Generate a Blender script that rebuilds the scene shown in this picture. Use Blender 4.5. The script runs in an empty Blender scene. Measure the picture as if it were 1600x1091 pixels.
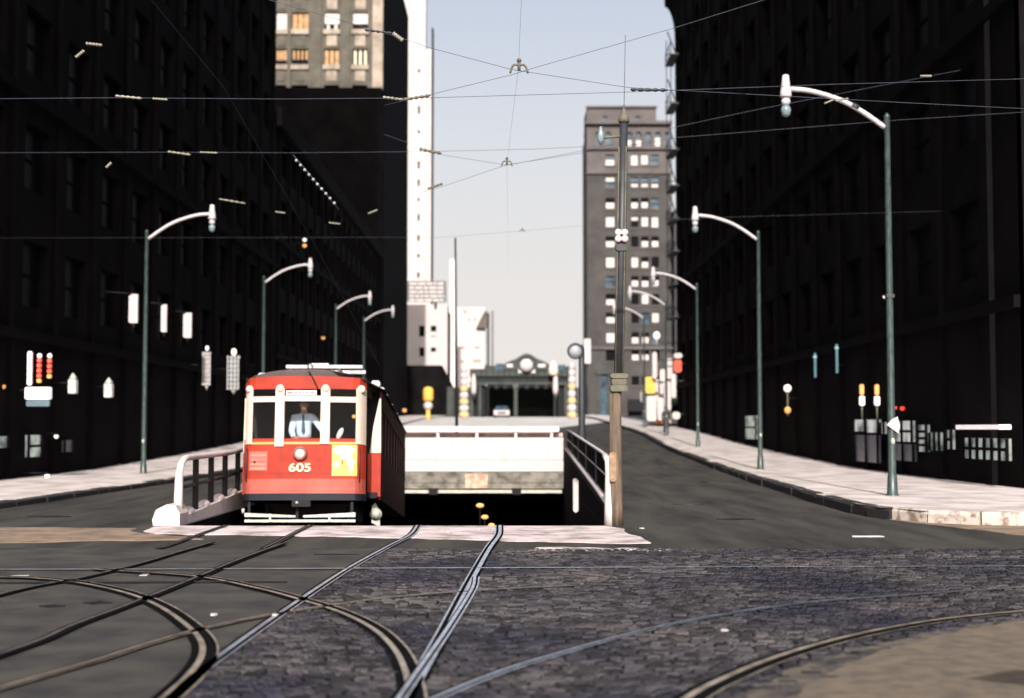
import bpy, bmesh, math, random
from mathutils import Vector, Matrix
R = math.radians
random.seed(7)
S = bpy.context.scene
COL = S.collection
# ------------------------------------------------------------------ camera
FPX = 2222.0            # focal length in photograph pixels (50 mm on 36 mm)
EYE = 1.65
PITCH = math.atan(124.5 / FPX)
cd = bpy.data.cameras.new('camera'); cam = bpy.data.objects.new('camera', cd); COL.objects.link(cam)
cam.location = (0, 0, EYE); cam.rotation_euler = (R(90) + PITCH, 0, 0)
cd.lens = 50; cd.sensor_width = 36; cd.clip_end = 4000; cd.clip_start = 0.1
cd.dof.use_dof = True; cd.dof.focus_distance = 19; cd.dof.aperture_fstop = 1.0
S.camera = cam
# ------------------------------------------------------------------ sky and sun
EL = 33.0
w = bpy.data.worlds.new('World'); S.world = w; w.use_nodes = True
nt = w.node_tree; nt.nodes.clear()
out = nt.nodes.new('ShaderNodeOutputWorld'); bg = nt.nodes.new('ShaderNodeBackground')
sky = nt.nodes.new('ShaderNodeTexSky'); sky.sky_type = 'NISHITA'; sky.sun_disc = False
sky.sun_elevation = R(EL); sky.sun_rotation = R(180); sky.dust_density = 5.0; sky.air_density = 1.0; sky.ozone_density = 1.2
bg.inputs['Strength'].default_value = 0.15
# pale summer haze low in the sky, thinning upward
tcw = nt.nodes.new('ShaderNodeTexCoord'); sxyz = nt.nodes.new('ShaderNodeSeparateXYZ'); nt.links.new(tcw.outputs['Generated'], sxyz.inputs[0])
hz = nt.nodes.new('ShaderNodeMapRange'); hz.inputs['From Min'].default_value = .02; hz.inputs['From Max'].default_value = .52; hz.inputs['To Min'].default_value = .97; hz.inputs['To Max'].default_value = .0
nt.links.new(sxyz.outputs['Z'], hz.inputs['Value'])
hm = nt.nodes.new('ShaderNodeMix'); hm.data_type = 'RGBA'; hm.inputs['B'].default_value = (5.1, 4.78, 4.6, 1)
nt.links.new(hz.outputs[0], hm.inputs['Factor']); nt.links.new(sky.outputs[0], hm.inputs['A'])
nt.links.new(hm.outputs['Result'], bg.inputs[0]); nt.links.new(bg.outputs[0], out.inputs[0])
sl = bpy.data.lights.new('sun', 'SUN'); sun = bpy.data.objects.new('sun', sl); COL.objects.link(sun)
sl.energy = 4.9; sl.angle = R(0.53); sl.color = (1.0, 0.955, 0.90)
sun.rotation_euler = (R(90 - EL), 0, R(0.0)); sun.location = (0, -40, 60)
S.view_settings.view_transform = 'Standard'; S.view_settings.look = 'None'
S.view_settings.exposure = 0.25; S.view_settings.gamma = 1.0; S.view_settings.use_curve_mapping = False
S.render.resolution_x = 1024; S.render.resolution_y = 698
S.render.engine = 'CYCLES'

# ------------------------------------------------------------------ measuring: photograph pixel -> place in the street
def ray(px, py):
    x = (px - 800) / FPX; y = (545.5 - py) / FPX
    c, s = math.cos(PITCH), math.sin(PITCH)
    return Vector((x, c * 1 - s * y, s * 1 + c * y))
def P(px, py, Y):
    d = ray(px, py); t = Y / d.y
    return Vector((d.x * t, Y, EYE + d.z * t))
TER = [(-2000, 0), (44, 0), (52, .06), (72, .5), (92, 1.2), (110, 1.7), (150, 2.6), (190, 3.2), (220, 3.6), (320, 4.4), (3000, 4.4)]
def g(Y):
    for (a, za), (b, zb) in zip(TER, TER[1:]):
        if Y <= b: return za + (zb - za) * (Y - a) / (b - a)
    return TER[-1][1]
def G(px, py, z=0.0):
    d = ray(px, py); t = (z - EYE) / d.z
    return Vector((d.x * t, d.y * t, z))

# ------------------------------------------------------------------ materials
MATS = {}
def mat(name, col, rough=.7, metal=0.0, var=.25, scale=3.0, bump=0.0, bscale=30.0, emit=None, spec=.5, coat=0.0, per=0.0, col2=None, lo=.35, hi=.65, stretch=None, world=False):
    m = bpy.data.materials.new(name); m.use_nodes = True; n = m.node_tree; N = n.nodes
    b = N['Principled BSDF']; b.inputs['Roughness'].default_value = rough; b.inputs['Metallic'].default_value = metal
    b.inputs['Specular IOR Level'].default_value = spec
    if coat: b.inputs['Coat Weight'].default_value = coat; b.inputs['Coat Roughness'].default_value = .12
    tc = N.new('ShaderNodeTexCoord'); mp = N.new('ShaderNodeMapping'); n.links.new(N.new('ShaderNodeNewGeometry').outputs['Position'] if world else tc.outputs['Object'], mp.inputs[0])
    if stretch: mp.inputs['Scale'].default_value = stretch
    nz = N.new('ShaderNodeTexNoise'); nz.inputs['Scale'].default_value = scale; nz.inputs['Detail'].default_value = 8; nz.inputs['Roughness'].default_value = .62
    n.links.new(mp.outputs[0], nz.inputs['Vector'])
    mr = N.new('ShaderNodeMapRange'); mr.inputs['From Min'].default_value = lo; mr.inputs['From Max'].default_value = hi
    n.links.new(nz.outputs['Fac'], mr.inputs['Value'])
    mx = N.new('ShaderNodeMix'); mx.data_type = 'RGBA'
    c2 = col2 if col2 else tuple(c * (1 - var) for c in col)
    c1 = tuple(min(1, c * (1 + var * .5)) for c in col) if not col2 else col
    mx.inputs['A'].default_value = (*c2, 1); mx.inputs['B'].default_value = (*c1, 1)
    n.links.new(mr.outputs['Result'], mx.inputs['Factor'])
    last = mx.outputs['Result']
    if per:
        gi = N.new('ShaderNodeNewGeometry'); oi = N.new('ShaderNodeObjectInfo'); ad = N.new('ShaderNodeMath'); ad.operation = 'ADD'
        n.links.new(gi.outputs['Random Per Island'], ad.inputs[0]); n.links.new(oi.outputs['Random'], ad.inputs[1])
        fr = N.new('ShaderNodeMath'); fr.operation = 'FRACT'; n.links.new(ad.outputs[0], fr.inputs[0])
        r2 = N.new('ShaderNodeMapRange'); r2.inputs['To Min'].default_value = 1 - per; r2.inputs['To Max'].default_value = 1 + per
        n.links.new(fr.outputs[0], r2.inputs['Value'])
        hs = N.new('ShaderNodeHueSaturation'); n.links.new(last, hs.inputs['Color']); n.links.new(r2.outputs[0], hs.inputs['Value'])
        last = hs.outputs['Color']
    n.links.new(last, b.inputs['Base Color'])
    rr = N.new('ShaderNodeMapRange'); rr.inputs['To Min'].default_value = max(0, rough - .1); rr.inputs['To Max'].default_value = min(1, rough + .1)
    n.links.new(nz.outputs['Fac'], rr.inputs['Value']); n.links.new(rr.outputs[0], b.inputs['Roughness'])
    if bump:
        n2 = N.new('ShaderNodeTexNoise'); n2.inputs['Scale'].default_value = bscale; n2.inputs['Detail'].default_value = 4
        n.links.new(mp.outputs[0], n2.inputs['Vector'])
        bp = N.new('ShaderNodeBump'); bp.inputs['Strength'].default_value = bump; bp.inputs['Distance'].default_value = .02
        n.links.new(n2.outputs['Fac'], bp.inputs['Height']); n.links.new(bp.outputs[0], b.inputs['Normal'])
    if emit:
        b.inputs['Emission Color'].default_value = (*emit[:3], 1); b.inputs['Emission Strength'].default_value = emit[3]
    MATS[name] = m; return m
def glassmat(name, tint=(.6, .65, .65), refl=.1):
    m = bpy.data.materials.new(name); m.use_nodes = True; n = m.node_tree; N = n.nodes; N.clear()
    o = N.new('ShaderNodeOutputMaterial'); t = N.new('ShaderNodeBsdfTransparent'); t.inputs[0].default_value = (*tint, 1)
    gl = N.new('ShaderNodeBsdfGlossy'); gl.inputs['Roughness'].default_value = .04
    mx = N.new('ShaderNodeMixShader'); lw = N.new('ShaderNodeFresnel'); lw.inputs[0].default_value = 1.18
    n.links.new(lw.outputs[0], mx.inputs[0]); n.links.new(t.outputs[0], mx.inputs[1]); n.links.new(gl.outputs[0], mx.inputs[2]); n.links.new(mx.outputs[0], o.inputs[0])
    MATS[name] = m; return m
asphalt = mat('asphalt', (.058, .053, .045), .9, scale=1.1, bump=.6, bscale=120, stretch=(1.3, .16, 1), col2=(.019, .018, .019), lo=.34, hi=.6, spec=.25)
asphalt_near = mat('asphalt_worn', (.066, .061, .053), .9, scale=1.6, bump=.6, bscale=90, col2=(.033, .031, .033), lo=.36, hi=.6, spec=.25)
light_paving = mat('light_paving', (.58, .55, .52), .85, var=.3, scale=.6, bump=.2)
apron_m = mat('apron_concrete', (.6, .51, .515), .85, scale=1.6, bump=.5, bscale=25, col2=(.27, .22, .2), lo=.38, hi=.55)
tan_m = mat('tan_concrete', (.25, .175, .12), .9, scale=2.2, bump=.4, bscale=60, col2=(.12, .09, .07), lo=.36, hi=.58)
walk_m = mat('sidewalk_concrete', (.62, .55, .53), .9, scale=1.1, bump=.35, bscale=40, col2=(.33, .29, .27), lo=.35, hi=.6)
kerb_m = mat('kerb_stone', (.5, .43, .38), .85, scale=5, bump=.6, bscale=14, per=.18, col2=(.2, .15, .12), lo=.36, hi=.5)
kerb_d = mat('kerb_stone_shade', (.02, .018, .018), .9, scale=5, bump=.6, bscale=14, per=.2)  # kerb colour darkened to put shade on faces turned from the sun
corner_m = mat('corner_concrete', (.15, .115, .08), .9, scale=6.0, bump=.5, bscale=70, col2=(.085, .07, .055), lo=.36, hi=.6)
sett_m = mat('sett_stone', (.050, .0435, .044), .6, scale=.5, bump=.6, bscale=60, per=.95, col2=(.0085, .008, .0155), lo=.38, hi=.64, spec=.25, world=True)
joint_m = mat('joint_tar', (.007, .007, .009), .95, spec=0.0, scale=6, bump=.3)
rail_m = mat('rail_steel', (.36, .30, .24), .4, .25, scale=5, var=.5)
groove_m = mat('rail_groove', (.008, .008, .009), .95, spec=.0)
polish_m = mat('polished_rail_steel', (.50, .55, .64), .34, .6, scale=5, var=.45)
dull_m = mat('dull_rail_steel', (.10, .09, .085), .6, .2, scale=5, var=.5)
shaded = mat('shade_dark_masonry', (.0088, .0078, .0085), .95, scale=.4, var=.4, bump=.3, bscale=6, spec=.02)  # street shade put into the wall colour as an even near-black
trim_dark = mat('dark_trim', (.0074, .0066, .0074), .95, scale=.8, spec=.02)  # trim darkened for shade like the walls; also used for small dark parts
darkglass = mat('dark_window_glass', (.0065, .006, .008), .5, spec=.05)
stone_g = mat('grey_stone', (.13, .115, .09), .9, scale=.7, bump=.5, bscale=4, col2=(.06, .056, .048), lo=.3, hi=.62)
stone_l = mat('pale_stone', (.42, .35, .28), .9, scale=.5, bump=.4, bscale=4, col2=(.2, .16, .125), lo=.33, hi=.6)
tower_m = mat('white_masonry', (.56, .5, .49), .9, scale=.2, var=.08)
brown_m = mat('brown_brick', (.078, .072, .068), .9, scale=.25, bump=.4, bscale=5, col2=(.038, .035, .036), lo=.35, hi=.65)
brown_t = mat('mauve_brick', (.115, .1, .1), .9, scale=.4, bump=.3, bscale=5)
winblue = mat('blue_window_glass', (.05, .09, .13), .3, scale=.7, var=.6)
curtain_w = mat('white_blind', (.62, .56, .54), .8, var=.08)
curtain_o = mat('amber_curtain', (.5, .29, .14), .8, scale=1.5, var=.35)
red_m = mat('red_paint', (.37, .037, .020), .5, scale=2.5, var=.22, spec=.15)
red_d = mat('red_shade_paint', (.028, .006, .006), .8, scale=1.5, var=.5, spec=.15)  # tram red darkened for the shade on its weathered sides
red_low = mat('faded_red_paint', (.42, .085, .06), .38, scale=1.6, var=.3, spec=.4)
cream = mat('cream_paint', (.66, .53, .43), .45, var=.07)
orange = mat('orange_trim', (.82, .30, .09), .5, var=.1)
roof_m = mat('tram_roof_canvas', (.085, .06, .06), .8, scale=2, bump=.3)
blk = mat('black_iron', (.010, .010, .012), .6, var=.3, spec=.2)
pale_iron = mat('pale_iron', (.5, .5, .42), .6, scale=8, var=.3)
board_m = mat('grey_boards', (.5, .49, .5), .7, scale=6, var=.3)
poster_y = mat('poster_yellow', (.88, .55, .10), .5, scale=9, var=.1)
lens_m = mat('lamp_lens', (.75, .62, .52), .12, scale=18, var=.3)
yellow_num = mat('number_paint', (.95, .78, .42), .5, var=.05)
skin_m = mat('skin', (.48, .27, .18), .6, var=.1)
shirt_m = mat('shirt_cloth', (.62, .72, .86), .85, scale=9, var=.12, bump=.3)
tie_m = mat('tie_cloth', (.07, .10, .19), .8)
cap_m = mat('cap_cloth', (.02, .022, .035), .8)
glass_m = glassmat('tram_glass', (.94, .96, .97))
green_m = mat('green_enamel', (.038, .062, .058), .35, scale=14, var=.5, stretch=(1, 1, .3))
alu_m = mat('aluminium_arm', (.56, .52, .54), .45, scale=8, var=.1)
globe_m = mat('dim_glass_globe', (.20, .27, .30), .2, var=.2)
paint_w = mat('white_paint', (.58, .51, .505), .6, scale=3, var=.12)
chalk = mat('streaked_white_paint', (.53, .465, .46), .7, scale=2.2, stretch=(1.6, 1, .25), col2=(.44, .38, .37), lo=.25, hi=.48, bump=.15)
paint_w2 = mat('weathered_white_paint', (.66, .6, .6), .6, scale=3, bump=.2, col2=(.42, .37, .35), lo=.3, hi=.5)
lintel_m = mat('dirty_concrete', (.23, .21, .18), .9, scale=2.6, bump=.6, bscale=12, col2=(.075, .065, .055), lo=.36, hi=.6)
rust_m = mat('rusty_brown_board', (.42, .22, .14), .8, scale=6, col2=(.55, .42, .33), lo=.4, hi=.6)
wood_m = mat('brown_weathered_wood', (.17, .115, .075), .85, scale=4, bump=.5, bscale=20, stretch=(4, 4, .4), col2=(.06, .05, .04), lo=.36, hi=.6)
olive_m = mat('olive_iron', (.12, .11, .075), .7, scale=6, var=.4)
slate_m = mat('slate_iron', (.028, .03, .036), .5, scale=6, var=.3)
steelgreen = mat('dark_green_steel', (.05, .058, .052), .8, scale=.8, var=.4)
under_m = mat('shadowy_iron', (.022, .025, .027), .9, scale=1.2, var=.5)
yel = mat('safety_yellow', (.85, .48, .08), .6, var=.1)
yel_p = mat('faded_yellow_band', (.6, .46, .24), .6)
signred = mat('sign_red', (.75, .10, .05), .6)
signgreen = mat('sign_green', (.12, .28, .17), .6)
tealwire = mat('wire_copper', (.05, .055, .085), .7)
insul = mat('pale_porcelain', (.30, .28, .22), .4, var=.3)
neon_w = mat('lit_white_tube', (.9, .85, .85), .5, emit=(1, .9, .88, .55))
neon_r = mat('lit_red_tube', (.8, .1, .06), .5, emit=(1, .06, .03, .75))
lamp_amber = mat('lit_amber_lamp', (.5, .25, .08), .5, emit=(1, .42, .12, .75))
lamp_white = mat('lit_white_lamp', (.9, .85, .8), .5, emit=(1, .86, .74, .9))
lit_panel = mat('lit_panel', (.5, .5, .48), .5, scale=4, emit=(.95, .88, .8, .2))
lattice_m = mat('lit_lattice', (.10, .13, .13), .5, emit=(.5, .6, .6, .06))
def reflection_glow(name, c, s, sc):  # pane emission imitating the sunlit street reflected in the glass
    m = mat(name, (.1, .1, .1), .3, scale=sc); n = m.node_tree; N = n.nodes; b = N['Principled BSDF']
    tc = N.new('ShaderNodeTexCoord'); nz = N.new('ShaderNodeTexNoise'); nz.inputs['Scale'].default_value = sc; nz.inputs['Detail'].default_value = 3
    n.links.new(tc.outputs['Object'], nz.inputs['Vector'])
    cr = N.new('ShaderNodeValToRGB'); cr.color_ramp.elements[0].position = .4; cr.color_ramp.elements[0].color = (c[0] * .12, c[1] * .14, c[2] * .16, 1)
    cr.color_ramp.elements[1].position = .62; cr.color_ramp.elements[1].color = (*c, 1)
    n.links.new(nz.outputs['Fac'], cr.inputs[0]); n.links.new(cr.outputs[0], b.inputs['Emission Color']); b.inputs['Emission Strength'].default_value = s
    return m
shop_a = reflection_glow('street_reflection_glow', (.60, .66, .60), .5, 2.2)
shop_b = reflection_glow('bright_reflection_glow', (.75, .74, .72), .6, 1.4)
shop_d = reflection_glow('dim_blue_reflection_glow', (.08, .09, .2), .16, 1.2)

# ------------------------------------------------------------------ mesh builder
class MB:
    def __init__(s): s.v = []; s.f = []; s.m = []; s.sm = []
    def add(s, vs, fs, mi=0, smooth=False):
        o = len(s.v); s.v += [tuple(v) for v in vs]
        for f in fs: s.f.append(tuple(i + o for i in f)); s.m.append(mi); s.sm.append(smooth)
        return s
    def box(s, x0, x1, y0, y1, z0, z1, mi=0):
        return s.add([(x0, y0, z0), (x1, y0, z0), (x1, y1, z0), (x0, y1, z0), (x0, y0, z1), (x1, y0, z1), (x1, y1, z1), (x0, y1, z1)],
                     [(0, 3, 2, 1), (4, 5, 6, 7), (0, 1, 5, 4), (1, 2, 6, 5), (2, 3, 7, 6), (3, 0, 4, 7)], mi)
    def cbox(s, x0, x1, y0, y1, z0, z1, c=.02, mi=0):      # box with chamfered corners seen from the front and top
        a = [(x0 + c, z0), (x1 - c, z0), (x1, z0 + c), (x1, z1 - c), (x1 - c, z1), (x0 + c, z1), (x0, z1 - c), (x0, z0 + c)]
        return s.prism_xz(a, y0, y1, mi)
    def prism_xz(s, poly, y0, y1, mi=0):
        n = len(poly)
        vs = [(p[0], y0, p[1]) for p in poly] + [(p[0], y1, p[1]) for p in poly]
        return s.add(vs, [tuple(range(n)), tuple(range(2 * n - 1, n - 1, -1))] + [(i, i + n, (i + 1) % n + n, (i + 1) % n) for i in range(n)], mi)
    def prism_yz(s, poly, x0, x1, mi=0):
        n = len(poly)
        vs = [(x0, p[0], p[1]) for p in poly] + [(x1, p[0], p[1]) for p in poly]
        return s.add(vs, [tuple(range(n - 1, -1, -1)), tuple(range(n, 2 * n))] + [(i, (i + 1) % n, (i + 1) % n + n, i + n) for i in range(n)], mi)
    def prism_xy(s, poly, z0, z1, mi=0):
        n = len(poly)
        vs = [(p[0], p[1], z0) for p in poly] + [(p[0], p[1], z1) for p in poly]
        return s.add(vs, [tuple(range(n - 1, -1, -1)), tuple(range(n, 2 * n))] + [(i, (i + 1) % n, (i + 1) % n + n, i + n) for i in range(n)], mi)
    def tube(s, pts, rad, n=8, mi=0, smooth=True):
        pts = [Vector(p) for p in pts]
        if not isinstance(rad, (list, tuple)): rad = [rad] * len(pts)
        rings = []
        a = None
        for i, p in enumerate(pts):
            d = (pts[min(i + 1, len(pts) - 1)] - pts[max(i - 1, 0)]).normalized()
            if a is None:
                u = Vector((0, 0, 1)) if abs(d.z) < .95 else Vector((0, 1, 0)); a = d.cross(u).normalized()
            else: a = (a - d * a.dot(d)).normalized()
            b = d.cross(a).normalized()
            rings.append([p + (a * math.cos(2 * math.pi * k / n) + b * math.sin(2 * math.pi * k / n)) * rad[i] for k in range(n)])
        vs = [v for r in rings for v in r]; fs = []
        for i in range(len(pts) - 1):
            for k in range(n):
                fs.append((i * n + k, i * n + (k + 1) % n, (i + 1) * n + (k + 1) % n, (i + 1) * n + k))
        s.add(vs, fs, mi, smooth)
        o = len(s.v) - len(vs)
        s.f += [tuple(o + k for k in range(n - 1, -1, -1)), tuple(o + len(vs) - n + k for k in range(n))]; s.m += [mi, mi]; s.sm += [False, False]
        return s
    def lathe(s, prof, c=(0, 0, 0), n=14, mi=0, axis='z', smooth=True):     # prof: (radius, height)
        vs = []; fs = []
        for r, h in prof:
            for k in range(n):
                a = 2 * math.pi * k / n; q = (r * math.cos(a), r * math.sin(a), h)
                if axis == 'y': q = (q[0], -q[2], q[1])
                vs.append((q[0] + c[0], q[1] + c[1], q[2] + c[2]))
        for i in range(len(prof) - 1):
            for k in range(n): fs.append((i * n + k, i * n + (k + 1) % n, (i + 1) * n + (k + 1) % n, (i + 1) * n + k))
        fs += [tuple(range(n - 1, -1, -1)), tuple((len(prof) - 1) * n + k for k in range(n))]
        return s.add(vs, fs, mi, smooth)
    def ball(s, c, r, n=12, mi=0, sx=1, sy=1, sz=1):
        pr = [(math.sin(math.pi * i / 8) * r + 1e-4, -math.cos(math.pi * i / 8) * r) for i in range(9)]
        m2 = MB().lathe(pr, n=n); return s.add([(v[0] * sx + c[0], v[1] * sy + c[1], v[2] * sz + c[2]) for v in m2.v], m2.f, mi, True)
    def build(s, name, mats, parent=None, loc=None, kind=None):
        me = bpy.data.meshes.new(name); me.from_pydata(s.v, [], s.f)
        for m in (mats if isinstance(mats, (list, tuple)) else [mats]): me.materials.append(m)
        me.polygons.foreach_set('material_index', s.m); me.polygons.foreach_set('use_smooth', s.sm)
        me.update()
        if name not in ('ground',):
            bm = bmesh.new(); bm.from_mesh(me); bmesh.ops.recalc_face_normals(bm, faces=bm.faces); bm.to_mesh(me); bm.free()
        o = bpy.data.objects.new(name, me); COL.objects.link(o)
        if parent is not None: o.parent = parent
        if loc is not None: o.location = loc
        if kind: o['kind'] = kind
        return o
def empty(name, loc=(0, 0, 0), rz=0.0, label=None, cat=None, group=None):
    o = bpy.data.objects.new(name, None); COL.objects.link(o); o.location = loc; o.rotation_euler = (0, 0, rz); o.empty_display_size = .3
    tag(o, label, cat, group); return o
def tag(o, label=None, cat=None, group=None):
    if label: o['label'] = label
    if cat: o['category'] = cat
    if group: o['group'] = group
    return o
KIDS = {}
def copy_obj(o, name, parent=None, loc=None):
    c = o.copy(); c.name = name; COL.objects.link(c); c.parent = parent
    if loc is not None: c.location = loc
    return c
def copy_tree(o, parent=None):
    c = o.copy(); COL.objects.link(c); c.parent = parent
    for ch in list(o.children): copy_tree(ch, c)
    return c
def interp(pts, x):
    for (a, za), (b, zb) in zip(pts, pts[1:]):
        if x <= b: return za + (zb - za) * (x - a) / (b - a)
    return pts[-1][1]
def smooth_path(pts, n=8):
    pts = [Vector(p) for p in pts]; q = [pts[0] * 2 - pts[1]] + pts + [pts[-1] * 2 - pts[-2]]; o = []
    for i in range(1, len(q) - 2):
        for k in range(n):
            t = k / n; a, b, c, d = q[i - 1], q[i], q[i + 1], q[i + 2]
            o.append(.5 * ((2 * b) + (c - a) * t + (2 * a - 5 * b + 4 * c - d) * t * t + (3 * b - a - 3 * c + d) * t ** 3))
    o.append(pts[-1]); return o

# ================================================================== SETTING: ground
RX0, RX1, RY0, RY1 = -5.65, 1.57, 24.2, 43.6     # ramp cut
xs = [-1500, -60, -16, RX0, RX1, 12.3, 60, 1500]
ys = [-1500, -20, 8, RY0, 34, RY1, 52, 72, 92, 110, 150, 190, 220, 320, 3000]
mb = MB(); vs = [(x, y, g(y)) for y in ys for x in xs]; fs = []
nx = len(xs)
for j in range(len(ys) - 1):
    for i in range(nx - 1):
        if xs[i] >= RX0 and xs[i + 1] <= RX1 and ys[j] >= RY0 and ys[j + 1] <= RY1: continue
        fs.append((j * nx + i, j * nx + i + 1, (j + 1) * nx + i + 1, (j + 1) * nx + i))
mb.add(vs, fs); ground = mb.build('ground', asphalt, kind='structure')
# street beyond the tunnel, pale concrete
def sheet(name, m, poly, dz, parent=None):
    b = MB(); n = len(poly); top = [(p[0], p[1], g(p[1]) + dz) for p in poly]; bot = [(p[0], p[1], g(p[1]) + .0005) for p in poly]
    b.add(top + bot, [tuple(range(n))] + [(i, i + n, (i + 1) % n + n, (i + 1) % n) for i in range(n)])
    me = b.build(name, m, parent, kind='structure'); return me
def strip_sheet(name, m, rows, dz):     # rows: (Y, x0, x1)
    b = MB(); vs = []
    for Y, a, c in rows: vs += [(a, Y, g(Y) + dz), (c, Y, g(Y) + dz)]
    b.add(vs, [(2 * i, 2 * i + 1, 2 * i + 3, 2 * i + 2) for i in range(len(rows) - 1)]); return b.build(name, m, kind='structure')
strip_sheet('road', light_paving, [(98, -7.5, 2.8), (110, -9, 3.4), (150, -10, 12), (190, -10, 12)], .006)
# worn asphalt of the junction in front of the ramp
def jag(a, b, n, amp):
    a = Vector(a); b = Vector(b); d = (b - a); nrm = Vector((-d.y, d.x, 0)).normalized()
    return [a + d * (i / n) + nrm * (random.uniform(-amp, amp) if 0 < i < n else 0) for i in range(n)]
sheet('worn_asphalt', asphalt_near, [(-60, -12, 0), (-1.0, -12, 0)] + [(-1.75, 8, 0)] + [tuple(p) for p in jag((-1.75, 8, 0), (-1.62, 20.6, 0), 14, .05)] + [(-60, 20.6, 0)], .006)
# pale strip across the ramp mouth
ap = [Vector((-5.9, 22.9, 0))] + jag((-5.6, 22.4, 0), (-2.4, 21.8, 0), 12, .1) + jag((-2.4, 21.8, 0), (.4, 20.9, 0), 12, .1) + jag((.4, 20.9, 0), (1.9, 20.4, 0), 6, .1) + jag((2.0, 20.6, 0), (1.75, 24.0, 0), 6, .1) + [Vector((RX1, 24.18, 0)), Vector((RX0, 24.18, 0)), Vector((-6.0, 24.0, 0))]
sheet('ramp_apron', apron_m, ap, .012)
tl = jag((-16, 18.7, 0), (-4.6, 21.2, 0), 26, .22) + jag((-4.6, 21.3, 0), (-6.1, 22.9, 0), 5, .08)+ jag((-6.1, 22.9, 0), (-6.2, 23.6, 0), 3, .05) + jag((-6.2, 23.6, 0), (-16, 24.4, 0), 20, .15)
sheet('tan_paving', tan_m, tl, .012)
tr = jag((8.2, 21.0, 0), (16, 20.2, 0), 12, .1) + jag((16, 20.2, 0), (20, 24.4, 0), 4, .1) + jag((20, 24.0, 0), (8.9, 24.0, 0), 16, .12) + jag((8.9, 24.0, 0), (6.9, 27.0, 0), 6, .05) + jag((6.75, 26.6, 0), (8.2, 21.0, 0), 8, .12)
sheet('tan_paving', tan_m, tr, .012)
sheet('pale_patch', apron_m, jag((.2, 19.2, 0), (2.2, 19.3, 0), 14, .09) + jag((2.2, 19.5, 0), (.2, 19.9, 0), 12, .08), .014)
for (px, py, wpx) in [(1355, 839, 50), (30, 902, 28), (226, 900, 12)]:
    c = G(px, py); a = wpx * c.y / FPX / 2
    sheet('pale_patch', apron_m, [(c.x - a, c.y - .07, 0), (c.x + a, c.y - .06, 0), (c.x + a * .9, c.y + .08, 0), (c.x - a * .9, c.y + .06, 0)], .016)
tar_m = mat('tar_patch', (.018, .017, .02), .85, scale=3, spec=.1, bump=.3)
for (px, py, wx, wy) in [(80, 949, 34, .10), (150, 944, 40, .12), (520, 868, 60, .06), (1150, 812, 46, .18), (80, 808, 60, .2)]:
    c = G(px, py); a = wx * c.y / FPX / 2
    pl = []
    for t in range(12):
        th = t * math.pi / 6; k = random.uniform(.7, 1.1); k *= 1.25 if t % 3 == 0 else .8; pl.append((c.x + a * k * math.cos(th), c.y + wy * k * math.sin(th), 0))
    sheet('tar_patch', tar_m, pl, .017)
for i, (px, py) in enumerate(((335, 965), (1131, 990), (1003, 828), (748, 830), (430, 966), (702, 834), (985, 862))):
    c = G(px, py); o_ = MB(); o_.prism_xy([(c.x + .035 * math.cos(t * 1.26 + i) * random.uniform(.7, 1.2), c.y + .04 * math.sin(t * 1.26 + i)) for t in range(5)], .018, .034); o_ = o_.build('paper_scrap', paint_w)
    tag(o_, ['pale scrap on the left asphalt beside the sharp rail curve', 'bright scrap on the curved rail at lower right', 'pale scrap on the road beside the wooden pole foot', 'pale scrap at the ramp edge near the amber balls', 'pale scrap where the thin crossing rail meets the setts', 'pale scrap on the apron', 'pale scrap at the edge of the setts right of centre'][i], 'litter', 'scraps lying on the junction')
mh = MB().lathe([(.34, 0), (.34, .016), (.3, .018), (.01, .018)], n=24).build('manhole_cover', mat('manhole_iron', (.05, .048, .045), .5, .3, scale=30), None, G(1075, 788)); tag(mh, 'round iron manhole cover in the right hand road', 'manhole cover')
# concrete at the lower right corner, edge follows the curved rail
edge = [G(*p) for p in [(1215, 1110), (1240, 1091), (1300, 1055), (1375, 1022), (1450, 1001), (1530, 984), (1640, 967)]]
edge = smooth_path(edge, 5)
cp = [Vector((1.2, 6, 0))] + [e + Vector((random.uniform(-.03, .03), random.uniform(-.05, .05), 0)) for e in edge] + [Vector((20, edge[-1].y + .8, 0)), Vector((20, 2, 0)), Vector((1.2, 2, 0))]
sheet('corner_concrete', corner_m, cp, .022)
inner = smooth_path([G(*p) for p in [(1120, 1110), (1165, 1085), (1250, 1045), (1350, 1014), (1450, 992), (1640, 962)]], 5)
sheet('cement_wash', mat('mottled_cement', (.10, .082, .062), .95, scale=2.4, bump=.5, bscale=50, col2=(.028, .024, .026), lo=.42, hi=.58), [Vector((.9, 6, 0))] + [e + Vector((random.uniform(-.05, .05), random.uniform(-.06, .06), 0)) for e in inner] + [Vector((20, inner[-1].y + .8, 0)), Vector((20, 2, 0)), Vector((.9, 2, 0))], .0205)
def edge_y(x):
    return interp([(e.x, e.y) for e in edge], x) if x > edge[0].x else -99
# ---- stone setts
bed = empty('brick_paving', (0, 0, 0)); bed['kind'] = 'structure'
MB().add([(-2.3, 4, .003), (20, 4, .003), (20, 19.55, .003), (-1.2, 19.55, .003)], [(0, 1, 2, 3)]).build('joint_bed', joint_m, bed)
TRK2 = [G(*p) for p in [(262, 1100), (300, 1062), (356, 1020), (440, 960), (540, 893), (635, 838)]]
def left_of(y):
    pts = sorted([(p.y, p.x) for p in TRK2]); return interp(pts, y) if y > pts[0][0] else pts[0][1]
setts = []
y = 5.0; row = 0
while y < 19.45:
    d = .08 * random.uniform(.88, 1.1)
    x = left_of(y) - (.1 if y < 14 else .05) + random.uniform(0, .2)
    while x < min(17, .36 * y * 1.25 + 1):
        l = .13 * random.uniform(.75, 1.35)
        if not (edge_y(x) > y + .0): setts.append((x, y, l - .014, d - .013))
        x += l
    y += d; row += 1
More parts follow.
